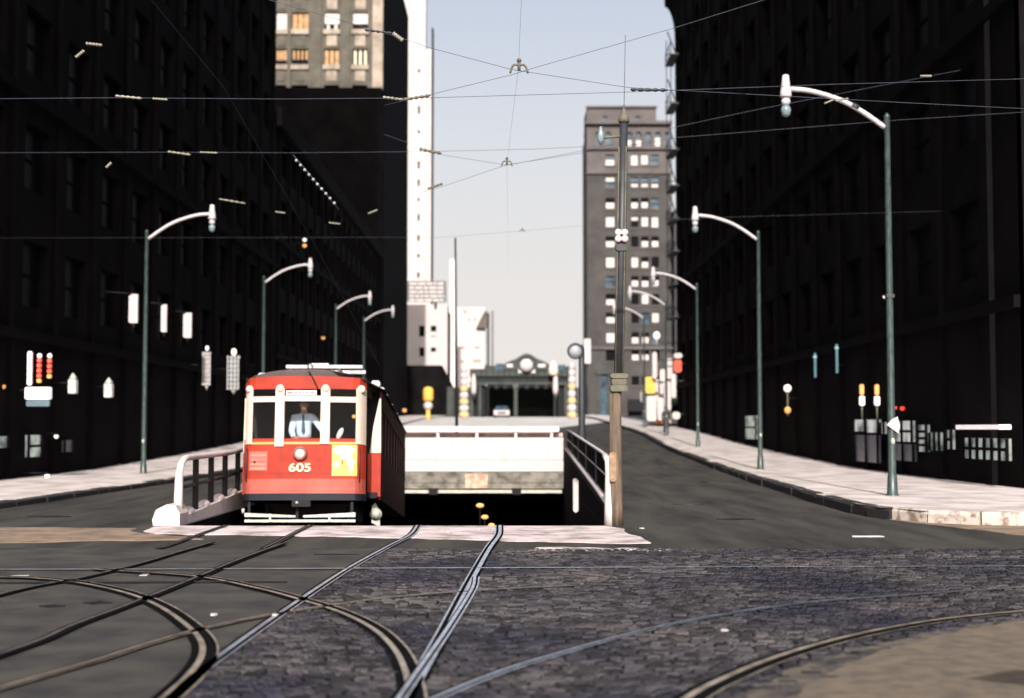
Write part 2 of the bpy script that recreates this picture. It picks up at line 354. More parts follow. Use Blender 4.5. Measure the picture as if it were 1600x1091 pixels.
setts.sort(key=lambda s: -(s[2] * s[3] / s[1] ** 3) if (s[1] > 8.3 and abs(s[0] + .1) < s[1] * .36) else 0)
def sett_geo(b, x, y, l, d, cx=0, cy=0):
    t = .019 + random.uniform(-.004, .005); e = .012
    j = [random.uniform(-.006, .006) for _ in range(8)]
    tz = [random.uniform(-.003, .003) for _ in range(4)]
    b.add([(x + j[0], y + j[1], .0035), (x + l + j[2], y + j[3], .0035), (x + l + j[4], y + d + j[5], .0035), (x + j[6], y + d + j[7], .0035),
           (x + e, y + e, t + tz[0]), (x + l - e, y + e, t + tz[1]), (x + l - e, y + d - e, t + tz[2]), (x + e, y + d - e, t + tz[3])],
          [(4, 5, 6, 7), (0, 1, 5, 4), (1, 2, 6, 5), (2, 3, 7, 6), (3, 0, 4, 7)])
protos = []
for k in range(12):
    b = MB(); sett_geo(b, -.058, -.034, .116, .068); o = b.build('brick', sett_m, bed); protos.append(o)
for i, (x, y, l, d) in enumerate(setts[:290]):
    o = protos[i] if i < 12 else copy_obj(protos[i % 12], 'brick', bed)
    o.location = (x + l / 2, y + d / 2, 0); o.scale = (l / .116, d / .068, 1)
b = MB()
for (x, y, l, d) in setts[290:]: sett_geo(b, x, y, l, d)
o = b.build('brick_field', sett_m, bed); o['kind'] = 'stuff'

# ---- tram rails let into the paving
rails = empty('street_tracks', (0, 0, 0)); rails['kind'] = 'structure'
def rail(pts, head=.062, groove=.05, side=1, z=.026, ramp=False, dark=False, wide=1.0, m=None):
    head *= .62; groove *= .75
    pts = smooth_path(pts, 7); b = MB(); n = len(pts); prof = [(-.02 * side, 0, 1), (0, 0, 0), (head * side, 0, 0), ((head + groove) * side, -.012, 1), ((head + groove + .02) * side, 0, 1)]
    cols = [-.055 * wide, -head / 2, head / 2, head / 2 + groove * wide, head / 2 + groove * wide + .016]
    vs = []
    for i, p in enumerate(pts):
        d = (pts[min(i + 1, n - 1)] - pts[max(i - 1, 0)]); d.z = 0; d.normalize(); nn = Vector((d.y, -d.x, 0)) * side
        for k, c in enumerate(cols):
            q = p + nn * c; zz = p.z + z + (-.0055 if k in (0,) else 0)
            vs.append((q.x, q.y, zz))
    fs = []; mi = []
    for i in range(n - 1):
        for k in range(4):
            fs.append((i * 5 + k, i * 5 + k + 1, (i + 1) * 5 + k + 1, (i + 1) * 5 + k)); mi.append([1, 0, 1, 0][k] if not dark else [1, 1 if dark == 2 else 0, 1, 1][k])
    for f, mm in zip(fs, mi): b.add([vs[i] for i in f], [(0, 1, 2, 3)], mm)
    bmx = b.build('rail', [m or rail_m, groove_m], rails)
    return bmx
def GR(*ps): return [G(*p) for p in ps]
RAMPZ = lambda Y: 0 if Y < RY0 else (-(Y - RY0) * .1 if Y < 40.5 else -1.63 - (Y - 40.5) * .2)
def ramprail(x):
    return [Vector((x, Y, RAMPZ(Y))) for Y in (RY0 - .1, RY0 + .3, 27, 30, 34, 38, 40.5, 44, 50, 60)]
# straight pair from the ramp mouth toward the viewer
rail(GR((240, 1118), (300, 1062), (356, 1020), (440, 960), (540, 893), (606, 856), (640, 838)) + [Vector((-1.6, 24.1, 0))], side=1, m=polish_m)
rail(GR((632, 1120), (652, 1075), (690, 1005), (735, 915), (765, 860), (780, 838)) + [Vector((-.2, 24.1, 0))], side=-1, head=.08, m=polish_m)
rail(GR((600, 1130), (648, 1060), (700, 985), (737, 925), (742, 905)), head=.05, groove=.03, side=1, z=.028, m=polish_m)
# sharp curve at the left with its guard rail
rail(GR((0, 905), (60, 907), (130, 915), (200, 931), (250, 952), (290, 980), (313, 1005), (315, 1030), (295, 1060), (262, 1091), (225, 1122)), head=.075, groove=.07, side=-1, wide=1.5)
rail(GR((150, 893), (300, 903), (400, 922), (470, 941), (530, 960), (580, 985), (613, 1015), (632, 1050), (640, 1091), (640, 1120)), head=.07, groove=.065, side=-1, wide=1.4)
# other turnout curves
rail(GR((-40, 1091), (60, 1062), (150, 1036), (220, 1013), (300, 990), (380, 972), (460, 958), (600, 938), (760, 925), (900, 918)), head=.05, side=1)
rail(GR((-40, 1040), (60, 1005), (115, 980), (200, 948), (290, 912), (370, 878), (440, 852)), head=.07, groove=.08, side=1, dark=1, wide=.95, m=dull_m)
rail(GR((-60, 948), (40, 922), (130, 905), (215, 884), (275, 866), (330, 850)), head=.07, groove=.08, side=1, dark=1, wide=.8, m=dull_m)
rail(GR((1060, 1105), (1110, 1075), (1200, 1036), (1300, 1005), (1400, 983), (1500, 968), (1640, 955)), head=.085, groove=.08, side=1, wide=1.5)
rail(GR((650, 1108), (760, 1062), (850, 1032), (1000, 990), (1120, 965), (1250, 946), (1400, 934), (1640, 918)), head=.04, groove=.05, side=1, m=polish_m)
rail([Vector((-20, 16.35, 0)), Vector((-6, 16.6, 0)), Vector((3, 16.9, 0)), Vector((12, 17.15, 0)), Vector((22, 17.3, 0))], head=.085, side=1, m=polish_m, groove=.02, wide=.4)
rail([Vector((-20, 14.95, 0)), Vector((-6, 15.2, 0)), Vector((-2.4, 15.3, 0))], head=.04, side=-1, m=dull_m, wide=.5)
for x in (-1.6, -.2): rail(ramprail(x), side=1)
for x in (-4.85, -3.42): rail([Vector((x + .03, 19.5, 0)), Vector((x, 24.1, 0))], side=1, m=dull_m, head=.05); rail(ramprail(x), side=1)

# ================================================================== tunnel ramp
rp = empty('tunnel_ramp', (0, 0, 0)); rp['kind'] = 'structure'
rows = [RY0, 28, 34, 40.5, 43.6, 60, 90]
b = MB(); vs = []
for Y in rows: vs += [(RX0, Y, RAMPZ(Y) - .01), (RX1, Y, RAMPZ(Y) - .01)]
b.add(vs, [(2 * i, 2 * i + 1, 2 * i + 3, 2 * i + 2) for i in range(len(rows) - 1)]); b.build('ramp_floor', blk, rp)
for nm, x, dx in (('side_wall', RX0, -.3), ('side_wall', RX1, .3)):
    b = MB(); po = [(RY0, -.02)] + [(Y, -.02 if Y < 60 else -.6) for Y in (34, 43.6)] + [(90, -.6)] + [(Y, RAMPZ(Y) - .4) for Y in reversed(rows)]
    b.prism_yz(po, min(x, x + dx), max(x, x + dx)); b.build(nm, shaded, rp)
MB().box(RX0 - .3, RX1 + .3, 44.2, 90, -.55, -.35).build('tunnel_roof', shaded, rp)
MB().box(RX0, RX1, 88, 88.5, -12, -.4).build('tunnel_end', shaded, rp)
MB().box(-2.62, -2.38, 47, 88, -5, -.55).build('centre_wall', shaded, rp)

# bright portal headwall across the end of the ramp
hw = empty('tunnel_portal', (0, 43.6, 0), label='white painted headwall and parapet above the dark tunnel mouth behind the red tram', cat='portal')
Zp = lambda y: P(800, y, 43.5).z
def hx(px): return (px - 800) / FPX * 43.6
MB().cbox(RX0, RX1, 0, .7, Zp(737), Zp(719) , .015).build('wall_panel', chalk, hw)
MB().cbox(RX0, RX1, .05, .65, Zp(718.4), Zp(684), .015).build('wall_panel', chalk, hw)
MB().cbox(RX0 , RX1 , .02, .7, Zp(764), Zp(737.6), .01).build('lintel_beam', lintel_m, hw)
MB().box(RX0 + .02, RX1 - .05, -.12, .3, Zp(770.5), Zp(766)).build('lintel_flange', pale_iron, hw)
for px in (678, 807):
    MB().prism_xz([(hx(px - 8), Zp(763)), (hx(px + 8), Zp(763)), (hx(px + 6), Zp(773)), (hx(px - 6), Zp(773))], -.2, -.03).build('bracket', blk, hw)
MB().cbox(hx(727), hx(762), -.05, .015, Zp(763), Zp(741), .02).build('notice_board', rust_m, hw)
MB().cbox(RX0, RX1 - .12, .1, .45, Zp(675), Zp(666), .03).build('top_rail', paint_w, hw)
for px in (520, 579, 684, 745, 806, 862):
    MB().box(hx(px - 2.2), hx(px + 2.2), .14, .4, Zp(684.2), Zp(674.6)).build('rail_post', paint_w, hw)
MB().box(RX0, RX1, .48, .54, Zp(683), Zp(676.5)).build('backing_board', mat('pinkish_board', (.42, .3, .27), .8), hw)
MB().box(RX0, RX1, 1.0, 8, .0, .25).build('deck_kerb', walk_m, hw)

# right hand railing of the ramp
def zr(a, b_, Y): return a + (b_ - a) * (Y - 24.4) / (43.4 - 24.4)
rr = empty('ramp_railing', (0, 0, 0), label='railing with dark panels and white end post along the right edge of the tram ramp', cat='railing')
b = MB()
pts = [24.5, 27, 30, 34, 38, 43.4]
for j in range(len(pts) - 1):
    a, c = pts[j], pts[j + 1]; za, zc = zr(.30, .98, a), zr(.30, .98, c)
    b.prism_yz([(a, -.02), (c, -.02), (c, zc), (a, za)], RX1 + .002, RX1 + .26)
b.build('wall_base', shaded, rr)
b = MB(); b.tube([(RX1 + .1, Y, zr(.345, 1.02, Y)) for Y in pts], .055, 8); b.build('coping', paint_w, rr)
b = MB(); b.tube([(RX1 + .12, Y, zr(1.15, 1.62, Y)) for Y in pts], .03, 8); b.build('hand_rail', paint_w2, rr)
b = MB(); b.tube([(RX1 + .12, Y, zr(.78, 1.32, Y)) for Y in pts], .016, 6); b.build('middle_rail', pale_iron, rr)
for a, c in zip([24.75, 28.7, 32.5, 36.3, 40.0], [28.55, 32.35, 36.15, 39.85, 43.4]):
    MB().prism_yz([(a, zr(.42, 1.08, a)), (c, zr(.42, 1.08, c)), (c, zr(1.10, 1.57, c)), (a, zr(1.10, 1.57, a))], RX1 + .13, RX1 + .15).build('panel', shaded, rr)
    MB().box(RX1 + .1, RX1 + .17, c + .01, c + .08, zr(.3, .98, c), zr(1.13, 1.6, c)).build('post', slate_m, rr)
b = MB(); b.tube([(RX1 + .12, 24.42, -.02), (RX1 + .12, 24.42, .3), (RX1 + .10, 24.44, .9), (RX1 + .08, 24.46, 1.1), (RX1 + .03, 24.6, 1.19)], [.12, .11, .075, .06, .05], 12); b.build('end_post', paint_w, rr)
q = P(901, 748, 34.0); q2 = P(901, 800, 34.0)
MB().cbox(RX1 - .12, RX1 + .0, 33.8, 34.2, q2.z, q.z, .04).build('pilaster', paint_w, rr)
# left hand railing
lr = empty('ramp_railing', (0, 0, 0), label='white topped railing with dark uprights left of the red tram', cat='railing')
LX = RX0 - .12
b = MB(); b.tube([(LX, 24.75, -.02), (LX - .005, 24.72, .45), (LX, 24.74, .85), (LX + .01, 24.82, 1.03), (LX + .02, 25.0, 1.11), (LX, 25.3, 1.135), (LX, 29, 1.16), (LX, 36, 1.38), (LX, 43.4, 1.6)],
               [.085, .078, .07, .062, .058, .056, .058, .055, .055], 12); b.build('hand_rail', paint_w, lr)
b = MB(); b.prism_yz([(24.6, -.02), (43.4, -.02), (43.4, 1.0), (29.5, .32), (24.9, .14)], LX - .1, LX + .1); b.build('wall_base', paint_w2, lr)
b = MB(); b.tube([(LX - .03, 25, .62), (LX - .03, 29, .68), (LX - .03, 43.4, 1.3)], .035, 6); b.build('middle_rail', slate_m, lr)
Y = 26.05; k = 0
while Y < 43:
    zb = interp([(24.9, .14), (29.5, .32), (43.4, 1.0)], Y); zt = interp([(25.3, 1.11), (29, 1.12), (43.4, 1.56)], Y)
    MB().box(LX - .06, LX + .03, Y, Y + .11, zb - .01, zt).build('upright', blk, lr)
    if Y < 34:
        bb = MB(); bb.ball((LX + .0, Y - .62, zb - .03), .13, sx=.8, sy=3.0, sz=.9); bb.build('coping_hump', paint_w, lr)
    Y += 1.33; k += 1
b = MB(); b.prism_xz([(LX - .34, -.02), (LX + .11, -.02), (LX + .11, .20), (LX + .03, .34), (LX - .12, .36), (LX - .3, .27), (LX - .36, .1)], 24.35, 25.0); b.build('end_block', paint_w, lr)

# ================================================================== sidewalks with kerb stones
def sidewalk(path, outer, flip, label=None):
    sw = empty('sidewalk', (0, 0, 0)); sw['kind'] = 'structure'; H = .22 if flip > 0 else .14
    b = MB(); n = len(path)
    po = [Vector((p[0], p[1], 0)) for p in path]
    vs = []
    for p, o in zip(po, outer): vs += [(p.x, p.y, g(p.y) + H - .006), (o[0], o[1], g(o[1]) + H - .006)]
    b.add(vs, [(2 * i, 2 * i + 1, 2 * i + 3, 2 * i + 2) for i in range(n - 1)]); b.build('paving_surface', walk_m, sw)
    # kerb stones
    acc = []; step = .95; L = 0; 
    for a, c in zip(po, po[1:]):
        seg = (c - a).length; t = 0
        while L + seg - t >= step:
            t += step - L; L = 0; acc.append((a + (c - a) * (t / seg)))
        L += seg - t
    acc = [po[0]] + acc
    for a, c in zip(acc, acc[1:]):
        if a.y > 105: break
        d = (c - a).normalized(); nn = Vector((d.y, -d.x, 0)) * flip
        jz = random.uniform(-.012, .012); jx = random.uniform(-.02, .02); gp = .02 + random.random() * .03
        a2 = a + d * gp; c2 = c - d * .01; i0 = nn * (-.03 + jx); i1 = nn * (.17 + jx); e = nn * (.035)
        z0 = g(a.y); z1 = g(c.y)
        v = [a2 + i0, c2 + i0, c2 + i1, a2 + i1]
        facing = abs(d.x) > .35
        MB().add([(v[0].x, v[0].y, z0 - .02), (v[1].x, v[1].y, z1 - .02), (v[2].x, v[2].y, z1 - .02), (v[3].x, v[3].y, z0 - .02),
                  (v[0].x, v[0].y, z0 + H * .75), (v[1].x, v[1].y, z1 + H * .75), (v[0] + e)[:2] + (z0 + H + jz + .004,), (v[1] + e)[:2] + (z1 + H + jz + .004,),
                  (v[2].x, v[2].y, z1 + H + jz + .004), (v[3].x, v[3].y, z0 + H + jz + .004)] if False else
                 [(v[0].x, v[0].y, z0 - .02), (v[1].x, v[1].y, z1 - .02), (v[2].x, v[2].y, z1 - .02), (v[3].x, v[3].y, z0 - .02),
                  (v[0].x, v[0].y, z0 + H * .75), (v[1].x, v[1].y, z1 + H * .75), (v[0].x + e.x, v[0].y + e.y, z0 + H + jz + .004), (v[1].x + e.x, v[1].y + e.y, z1 + H + jz + .004),
                  (v[2].x, v[2].y, z1 + H + jz + .004), (v[3].x, v[3].y, z0 + H + jz + .004)],
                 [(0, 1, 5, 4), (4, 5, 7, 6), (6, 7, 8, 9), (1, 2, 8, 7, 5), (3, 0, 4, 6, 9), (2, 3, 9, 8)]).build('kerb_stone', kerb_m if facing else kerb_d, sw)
    return sw
rk = [(26, 23.6), (18, 23.7), (12, 23.85), (9.2, 24.05), (8.0, 24.4), (7.2, 25.1), (6.75, 26.2), (6.62, 27.4), (6.65, 29), (6.72, 32), (7.0, 36), (7.35, 44), (7.7, 52), (7.9, 65), (8.1, 78), (8.4, 92), (8.5, 110), (8.8, 150), (9.0, 190), (9.0, 220)]
ro = [(26, 34), (18, 34), (14, 34), (13.5, 34), (13.3, 34), (13.2, 34), (12.9, 34), (12.6, 34), (12.6, 34.5), (12.6, 35), (12.6, 38), (12.6, 44), (12.6, 52), (12.6, 65), (12.6, 78), (12.6, 92), (12.6, 110), (12.6, 150), (12.6, 190), (12.6, 220)]
sidewalk(rk, ro, 1)
lk = [(-26, 25.2), (-15, 25.3), (-12, 25.7), (-11, 26.6), (-10.6, 28), (-10.5, 30), (-10.4, 37), (-10.3, 45), (-9.9, 52), (-9.7, 65), (-9.6, 78), (-9.5, 92), (-9.4, 110), (-9.4, 150), (-9.4, 220)]
lo_ = [(-26, 34), (-15.6, 34), (-15.6, 34), (-15.6, 34.2), (-15.6, 34.5), (-15.6, 35), (-15.6, 38), (-15.6, 45), (-15.6, 52), (-15.6, 65), (-15.6, 78), (-15.6, 92), (-15.6, 110), (-15.6, 150), (-15.6, 220)]
sidewalk(lk, lo_, -1)

# ================================================================== buildings
def holed(parent, u0, u1, z0, z1, holes, m, mp, name='wall', depth=.35, mats=None):
    """front skin of a facade with real openings; mp(u, depth, z) -> xyz"""
    us = sorted({u0, u1} | {h[0] for h in holes} | {h[1] for h in holes}); zs = sorted({z0, z1} | {h[2] for h in holes} | {h[3] for h in holes})
    b = MB(); ui = {u: i for i, u in enumerate(us)}; zi = {z: i for i, z in enumerate(zs)}; hole = set()
    for h in holes:
        for i in range(ui[h[0]], ui[h[1]]):
            for j in range(zi[h[2]], zi[h[3]]): hole.add((i, j))
    for i in range(len(us) - 1):
        j = 0
        while j < len(zs) - 1:
            if (i, j) in hole: j += 1; continue
            k = j
            while k < len(zs) - 1 and (i, k) not in hole: k += 1
            b.add([mp(us[i], 0, zs[j]), mp(us[i + 1], 0, zs[j]), mp(us[i + 1], 0, zs[k]), mp(us[i], 0, zs[k])], [(0, 1, 2, 3)]); j = k
    for h in holes:
        a = [mp(h[0], 0, h[2]), mp(h[1], 0, h[2]), mp(h[1], 0, h[3]), mp(h[0], 0, h[3])]; c = [mp(h[0], depth, h[2]), mp(h[1], depth, h[2]), mp(h[1], depth, h[3]), mp(h[0], depth, h[3])]
        b.add(a + c, [(0, 1, 5, 4), (1, 2, 6, 5), (2, 3, 7, 6), (3, 0, 4, 7)])
    return b.build(name, m, parent)
def mbox(b, mp, u0, u1, d0, d1, z0, z1, mi=0):
    vs = [mp(u, d, z) for z in (z0, z1) for (u, d) in ((u0, d0), (u1, d0), (u1, d1), (u0, d1))]
    return b.add(vs, [(0, 3, 2, 1), (4, 5, 6, 7), (0, 1, 5, 4), (1, 2, 6, 5), (2, 3, 7, 6), (3, 0, 4, 7)], mi)
def shell(b, x0, x1, y0, y1, z0, z1): b.box(x0, x1, y0, y1, z0, z1)

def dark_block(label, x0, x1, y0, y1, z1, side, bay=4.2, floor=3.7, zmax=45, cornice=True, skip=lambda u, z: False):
    """shade-dark office block whose street facade is at x1 (side=+1, faces +x) or x0 (side=-1)"""
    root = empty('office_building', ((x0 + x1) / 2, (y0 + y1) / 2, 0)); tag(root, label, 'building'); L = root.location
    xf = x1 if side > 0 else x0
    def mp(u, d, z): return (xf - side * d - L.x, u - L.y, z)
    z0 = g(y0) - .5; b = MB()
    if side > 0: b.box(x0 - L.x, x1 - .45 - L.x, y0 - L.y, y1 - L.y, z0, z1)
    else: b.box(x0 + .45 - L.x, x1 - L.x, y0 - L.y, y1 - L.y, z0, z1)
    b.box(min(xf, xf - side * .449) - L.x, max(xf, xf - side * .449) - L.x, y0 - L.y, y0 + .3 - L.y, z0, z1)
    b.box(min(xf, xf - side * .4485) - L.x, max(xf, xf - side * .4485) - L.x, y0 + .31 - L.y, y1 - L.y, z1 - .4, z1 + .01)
    b.box(min(xf, xf - side * .4475) - L.x, max(xf, xf - side * .4475) - L.x, y1 - .3 - L.y, y1 - L.y - .003, z0, z1 - .41); b.build('core', shaded, root)
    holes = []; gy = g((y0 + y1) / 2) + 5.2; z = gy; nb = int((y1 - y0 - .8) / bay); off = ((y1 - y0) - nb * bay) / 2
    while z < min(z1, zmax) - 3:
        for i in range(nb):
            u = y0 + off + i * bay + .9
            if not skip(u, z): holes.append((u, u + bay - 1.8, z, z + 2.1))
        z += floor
    holed(root, y0, y1, z0, z1, holes, shaded, mp, depth=.4)
    pane = None
    for (a, c, d, e) in holes:
        if pane is None:
            bb = MB(); bb.add([mp(a, .32, d), mp(c, .32, d), mp(c, .32, e), mp(a, .32, e)], [(0, 1, 2, 3)])
            bb.box(*(sorted((mp(0, .27, 0)[0], mp(0, .33, 0)[0]))), a - L.y, c - L.y, (d + e) / 2 - .05, (d + e) / 2 + .05, 1)
            m0 = (a, d); pane = bb.build('window', [darkglass, trim_dark], root)
        else: copy_obj(pane, 'window', root, (0, a - m0[0], d - m0[1]))
    for i in range(nb + 1):
        u = y0 + off + i * bay
        bb = MB(); mbox(bb, mp, u - .28, u + .28, -.14, .0, z0, min(z1, zmax + 2)); bb.build('pier', trim_dark, root)
    for z in (gy - 1.1, gy + floor * 2 - 1.0):
        bb = MB(); mbox(bb, mp, y0 - .1, y1 + .0, -.3, -.141, z, z + .3); bb.build('string_course', trim_dark, root)
    if cornice:
        bb = MB(); mbox(bb, mp, y0 - .1, y1, -.5, -.142, z1 - 1, z1 + .2); bb.build('cornice', trim_dark, root)
    return root, mp

bl1, mp1 = dark_block('towering black office block filling the left side behind the first street lamps', -45, -15.2, 34, 90, 90.8, 1, zmax=36)
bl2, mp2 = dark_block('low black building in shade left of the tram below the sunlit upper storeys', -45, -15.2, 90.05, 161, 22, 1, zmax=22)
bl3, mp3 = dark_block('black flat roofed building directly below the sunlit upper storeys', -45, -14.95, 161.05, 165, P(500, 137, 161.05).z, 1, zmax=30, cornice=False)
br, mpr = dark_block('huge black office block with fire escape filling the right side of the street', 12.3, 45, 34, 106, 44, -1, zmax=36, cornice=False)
# curved cornice of the right block at its far end
b = MB(); z0c = P(1058, 62, 105.5).z; z1c = P(1043, 8, 105.5).z
prof = [(12.3, z0c)] + [(12.3 - .75 * (1 - math.cos(t * math.pi / 2 / 6)), z0c + (z1c - z0c) * math.sin(t * math.pi / 2 / 6)) for t in range(1, 7)] + [(11.5, z1c + .9), (12.3, z1c + .9)]
b.add([(p[0] - br.location.x, yy - br.location.y, p[1]) for yy in (99.5 - 0, 106) for p in prof], [tuple(range(len(prof))), tuple(range(2 * len(prof) - 1, len(prof) - 1, -1))] + [(i, (i + 1) % len(prof), (i + 1) % len(prof) + len(prof), i + len(prof)) for i in range(len(prof))])
b.build('cornice', trim_dark, br)
# fire escape on the far end of the right block
fe = []; L = br.location
for k, yp in enumerate([100, 175, 245, 300, 350, 400, 450, 500]):
    z = P(1050, yp, 105).z; b = MB()
    b.box(11.55 - L.x, 12.15 - L.x, 102.2 - L.y, 105.9 - L.y, z, z + .06)
    for xx in (11.56,):
        b.tube([(xx - L.x, 102.2 - L.y, z + .95), (xx - L.x, 105.9 - L.y, z + .95)], .03, 5); 
        for yy in (102.2, 103.1, 104, 104.9, 105.85): b.tube([(xx - L.x, yy - L.y, z), (xx - L.x, yy - L.y, z + .95)], .022, 5)
    for yy in (105.88,):
        b.tube([(11.56 - L.x, yy - L.y, z + .95), (12.3 - L.x, yy - L.y, z + .95)], .03, 5); b.tube([(11.56 - L.x, yy - L.y, z + .5), (12.3 - L.x, yy - L.y, z + .5)], .02, 5)
    b.tube([(12.0 - L.x, 102.6 - L.y, z + .05), (11.7 - L.x, 105.6 - L.y, z + 2.6)], .05, 5)
    b.build('fire_escape_landing', slate_m, br)
b = MB()
for xx in (11.62, 11.95):
    b.tube([(xx - L.x, 105.7 - L.y, P(1050, 500, 105).z), (xx - L.x, 105.7 - L.y, P(1050, 60, 105).z)], .03, 5)
b.build('fire_escape_ladder', slate_m, br)

# tall building with the sunlit upper storeys (upper left)
tb = empty('office_building', (-22, 180, 0)); tag(tb, 'tall stone office building whose upper storeys with amber curtains catch the sun', 'building'); L = tb.location
YF = 166.0
def tx(px): return (px - 800) / FPX * YF * 1.002
def tz(py): return P(500, py, YF).z
def mpt(u, d, z): return (u - L.x, YF + d - L.y, z)
MB().box(-46 - L.x, -15.65 - L.x, YF + .5 - L.y, 206 - L.y, 0, 62).build('core', shaded, tb)
MB().box(-15.62 - L.x, -15.2 - L.x, YF + .03 - L.y, 206 - L.y, 2, 62).build('side_wall', shaded, tb)
cols = [(427, 444), (452, 478), (503, 527), (548, 572)]
extra = [(352, 376), (382, 406)]
holes = []; FL = 57.0
rows_ = [(-1, 19 - 57, 46 - 57), (0, 19, 46), (1, 76, 101), (2, 133, 158), (3, 190, 215), (4, 247, 272)]
for (r, ya, yb) in rows_:
    for (a, c) in extra + cols: holes.append((tx(a), tx(c), tz(yb), tz(ya)))
holed(tb, -46, -15.23, 2, 62, holes, stone_g, mpt, depth=.45)
rnd = random.Random(3)
kinds = {(0, 2): 'W', (0, 3): 'O2', (0, 4): 'Wd', (0, 5): 'Wt', (1, 2): 'Od', (1, 3): 'OSd', (1, 4): 'OS', (1, 5): 'CS'}
def strips(m, a, c, z0, z1, n, root_, fill=.6, d=.3):
    b = MB(); wd = (c - a) / n
    for k in range(n): mbox(b, mpt, a + wd * (k + (1 - fill) / 2), a + wd * (k + (1 + fill) / 2), d, d + .03, z0, z1)
    return b.build('curtain', m, root_)
for (r, ya, yb) in rows_:
    for ci, (pa, pc) in enumerate(extra + cols):
        a, c, z0, z1 = tx(pa), tx(pc), tz(yb), tz(ya)
        b = MB(); b.add([mpt(a, .42, z0), mpt(c, .42, z0), mpt(c, .42, z1), mpt(a, .42, z1)], [(0, 1, 2, 3)]); wn = b.build('window', darkglass, tb)
        k = kinds.get((r, ci), 'X'); h = z1 - z0
        if k in 'WWdWt' and k[0] == 'W':
            b = MB(); fr = 1.0 if k == 'W' else .66; mbox(b, mpt, a + .04, c - .04, .25, .3, z1 - h * fr, z1); b.build('blind', curtain_w, wn)
            if k == 'Wd': strips(curtain_w, a, c, z0 - .0, z0 + h * .3, 2, wn, .4)
        elif k == 'O2': strips(curtain_o, a, c, z0, z1, 3, wn, .85)
        elif k == 'Od': strips(curtain_o, a, c, z0 + h * .3, z1, 3, wn, .85)
        elif k == 'OSd': strips(curtain_o, a, c, z0 + h * .35, z1, 4, wn, .55)
        elif k == 'OS': strips(curtain_o, a, c, z0, z1, 3, wn, .75)
        elif k == 'CS': strips(mat('cream_curtain', (.8, .7, .55), .8), a, c, z0, z1, 3, wn, .5)
        b = MB(); mbox(b, mpt, a + .02, c - .02, .31, .37, (z0 + z1) / 2 - .06, (z0 + z1) / 2 + .06); b.build('meeting_rail', trim_dark, wn)
        b = MB(); mbox(b, mpt, a - .1, c + .1, -.28, .25, z0 - .62, z0 - .05); b.build('sill', stone_l, tb)
        b = MB(); s = (a + c) / 2; hw_ = (c - a) * .34; zb = z0 - 2.0
        mbox(b, mpt, s - hw_, s + hw_, -.1, -.003, zb, z0 - .75); b.build('spandrel_panel', stone_g if ci < 4 else stone_l, tb)
b = MB(); mbox(b, mpt, tx(580), tx(597) - .05, -.5, -.004, 2, 62); b.build('corner_pier', stone_l, tb)
for (a, c, m) in ((482, 499, stone_g), (531, 544, stone_g), (445.5, 450.5, stone_g)):
    b = MB(); mbox(b, mpt, tx(a), tx(c), -.3, -.004, 2, 62); b.build('pier', m, tb)

# white tower far left of the street
def plain(label, x0, x1, y0, y1, z1, m, wins, wm=darkglass, name='office_building', glow=None):
    root = empty(name, ((x0 + x1) / 2, (y0 + y1) / 2, 0)); tag(root, label, 'building'); L = root.location
    def mp(u, d, z): return (u - L.x, y0 + d - L.y, z)
    MB().box(x0 - L.x, x1 - L.x, y0 + .4 - L.y, y1 - L.y, 2, z1 - .01).build('core', m, root)
    holes = [w_[:4] for w_ in wins]
    holed(root, x0, x1, 2, z1, holes, m, mp, depth=.35)
    for w_ in wins:
        a, c, d, e = w_[:4]
        b = MB(); b.add([mp(a, .34, d), mp(c, .34, d), mp(c, .34, e), mp(a, .34, e)], [(0, 1, 2, 3)]); wn = b.build('window', w_[4] if len(w_) > 4 and w_[4] else wm, root)
        if len(w_) > 5 and w_[5]:
            f0, f1 = w_[5]; b = MB(); mbox(b, mp, a + .04, c - .04, .18, .24, d + (e - d) * f0, d + (e - d) * f1); b.build('blind', curtain_w, wn)
    return root, mp
def WX(px, Y): return (px - 800) / FPX * Y * 1.0
def WZ(py, Y): return P(660, py, Y).z
Y = 280; wins = []
for yc, h in ((111, 6), (172, 13), (206, 6), (258, 12), (286, 11), (312, 5), (340, 11), (372, 10), (400, 6), (430, 9)):
    wins.append((WX(651, Y), WX(655, Y), WZ(yc + h / 2, Y), WZ(yc - h / 2, Y)))
tw, mpw = plain('tall white stepped tower in full sun at the far left of the street gap', WX(600, Y), WX(663, Y), Y, Y + 4, 96, tower_m, wins, brown_m, name='white_tower')
Lw = tw.location
MB().box(WX(663, Y) + .01 - Lw.x, WX(672, Y) - Lw.x, 1 - 2, 1.9, 2, WZ(75, Y)).build('stepped_wing', tower_m, tw)
MB().box(WX(672, Y) + .01 - Lw.x, WX(674.5, Y) - Lw.x, 1.5 - 2, 1.9, 2, WZ(40, Y)).build('dark_flank', shaded, tw)
Y = 250; wins = []
for px in (659, 677):
    wins.append((WX(px - 4.5, Y), WX(px + 4.5, Y), WZ(526, Y), WZ(509, Y), None, (.1, .45) if px == 677 else None))
    wins.append((WX(px - 4, Y), WX(px + 4, Y), WZ(557, Y), WZ(543, Y), None, (0, .5) if px == 677 else None))
wb, mpb = plain('low white sunlit building with four dark windows under the rooftop billboard', WX(630, Y), WX(699, Y), Y, Y + 5, WZ(476, Y), tower_m, wins, name='white_building')
MB().box(WX(699, Y) + .01 - wb.location.x, WX(702, Y) - wb.location.x, -2.2, 2.4, 2, WZ(488, Y)).build('dark_flank', shaded, wb)
Y = 300
pt, _ = plain('narrow pale slab building between the white building and the tall pole', WX(702.5, Y), WX(712, Y), Y, Y + 4, WZ(405, Y), mat('pale_haze_stone', (.8, .74, .72), .9, var=.05), [], name='slab_building')
Y = 330; wins = []
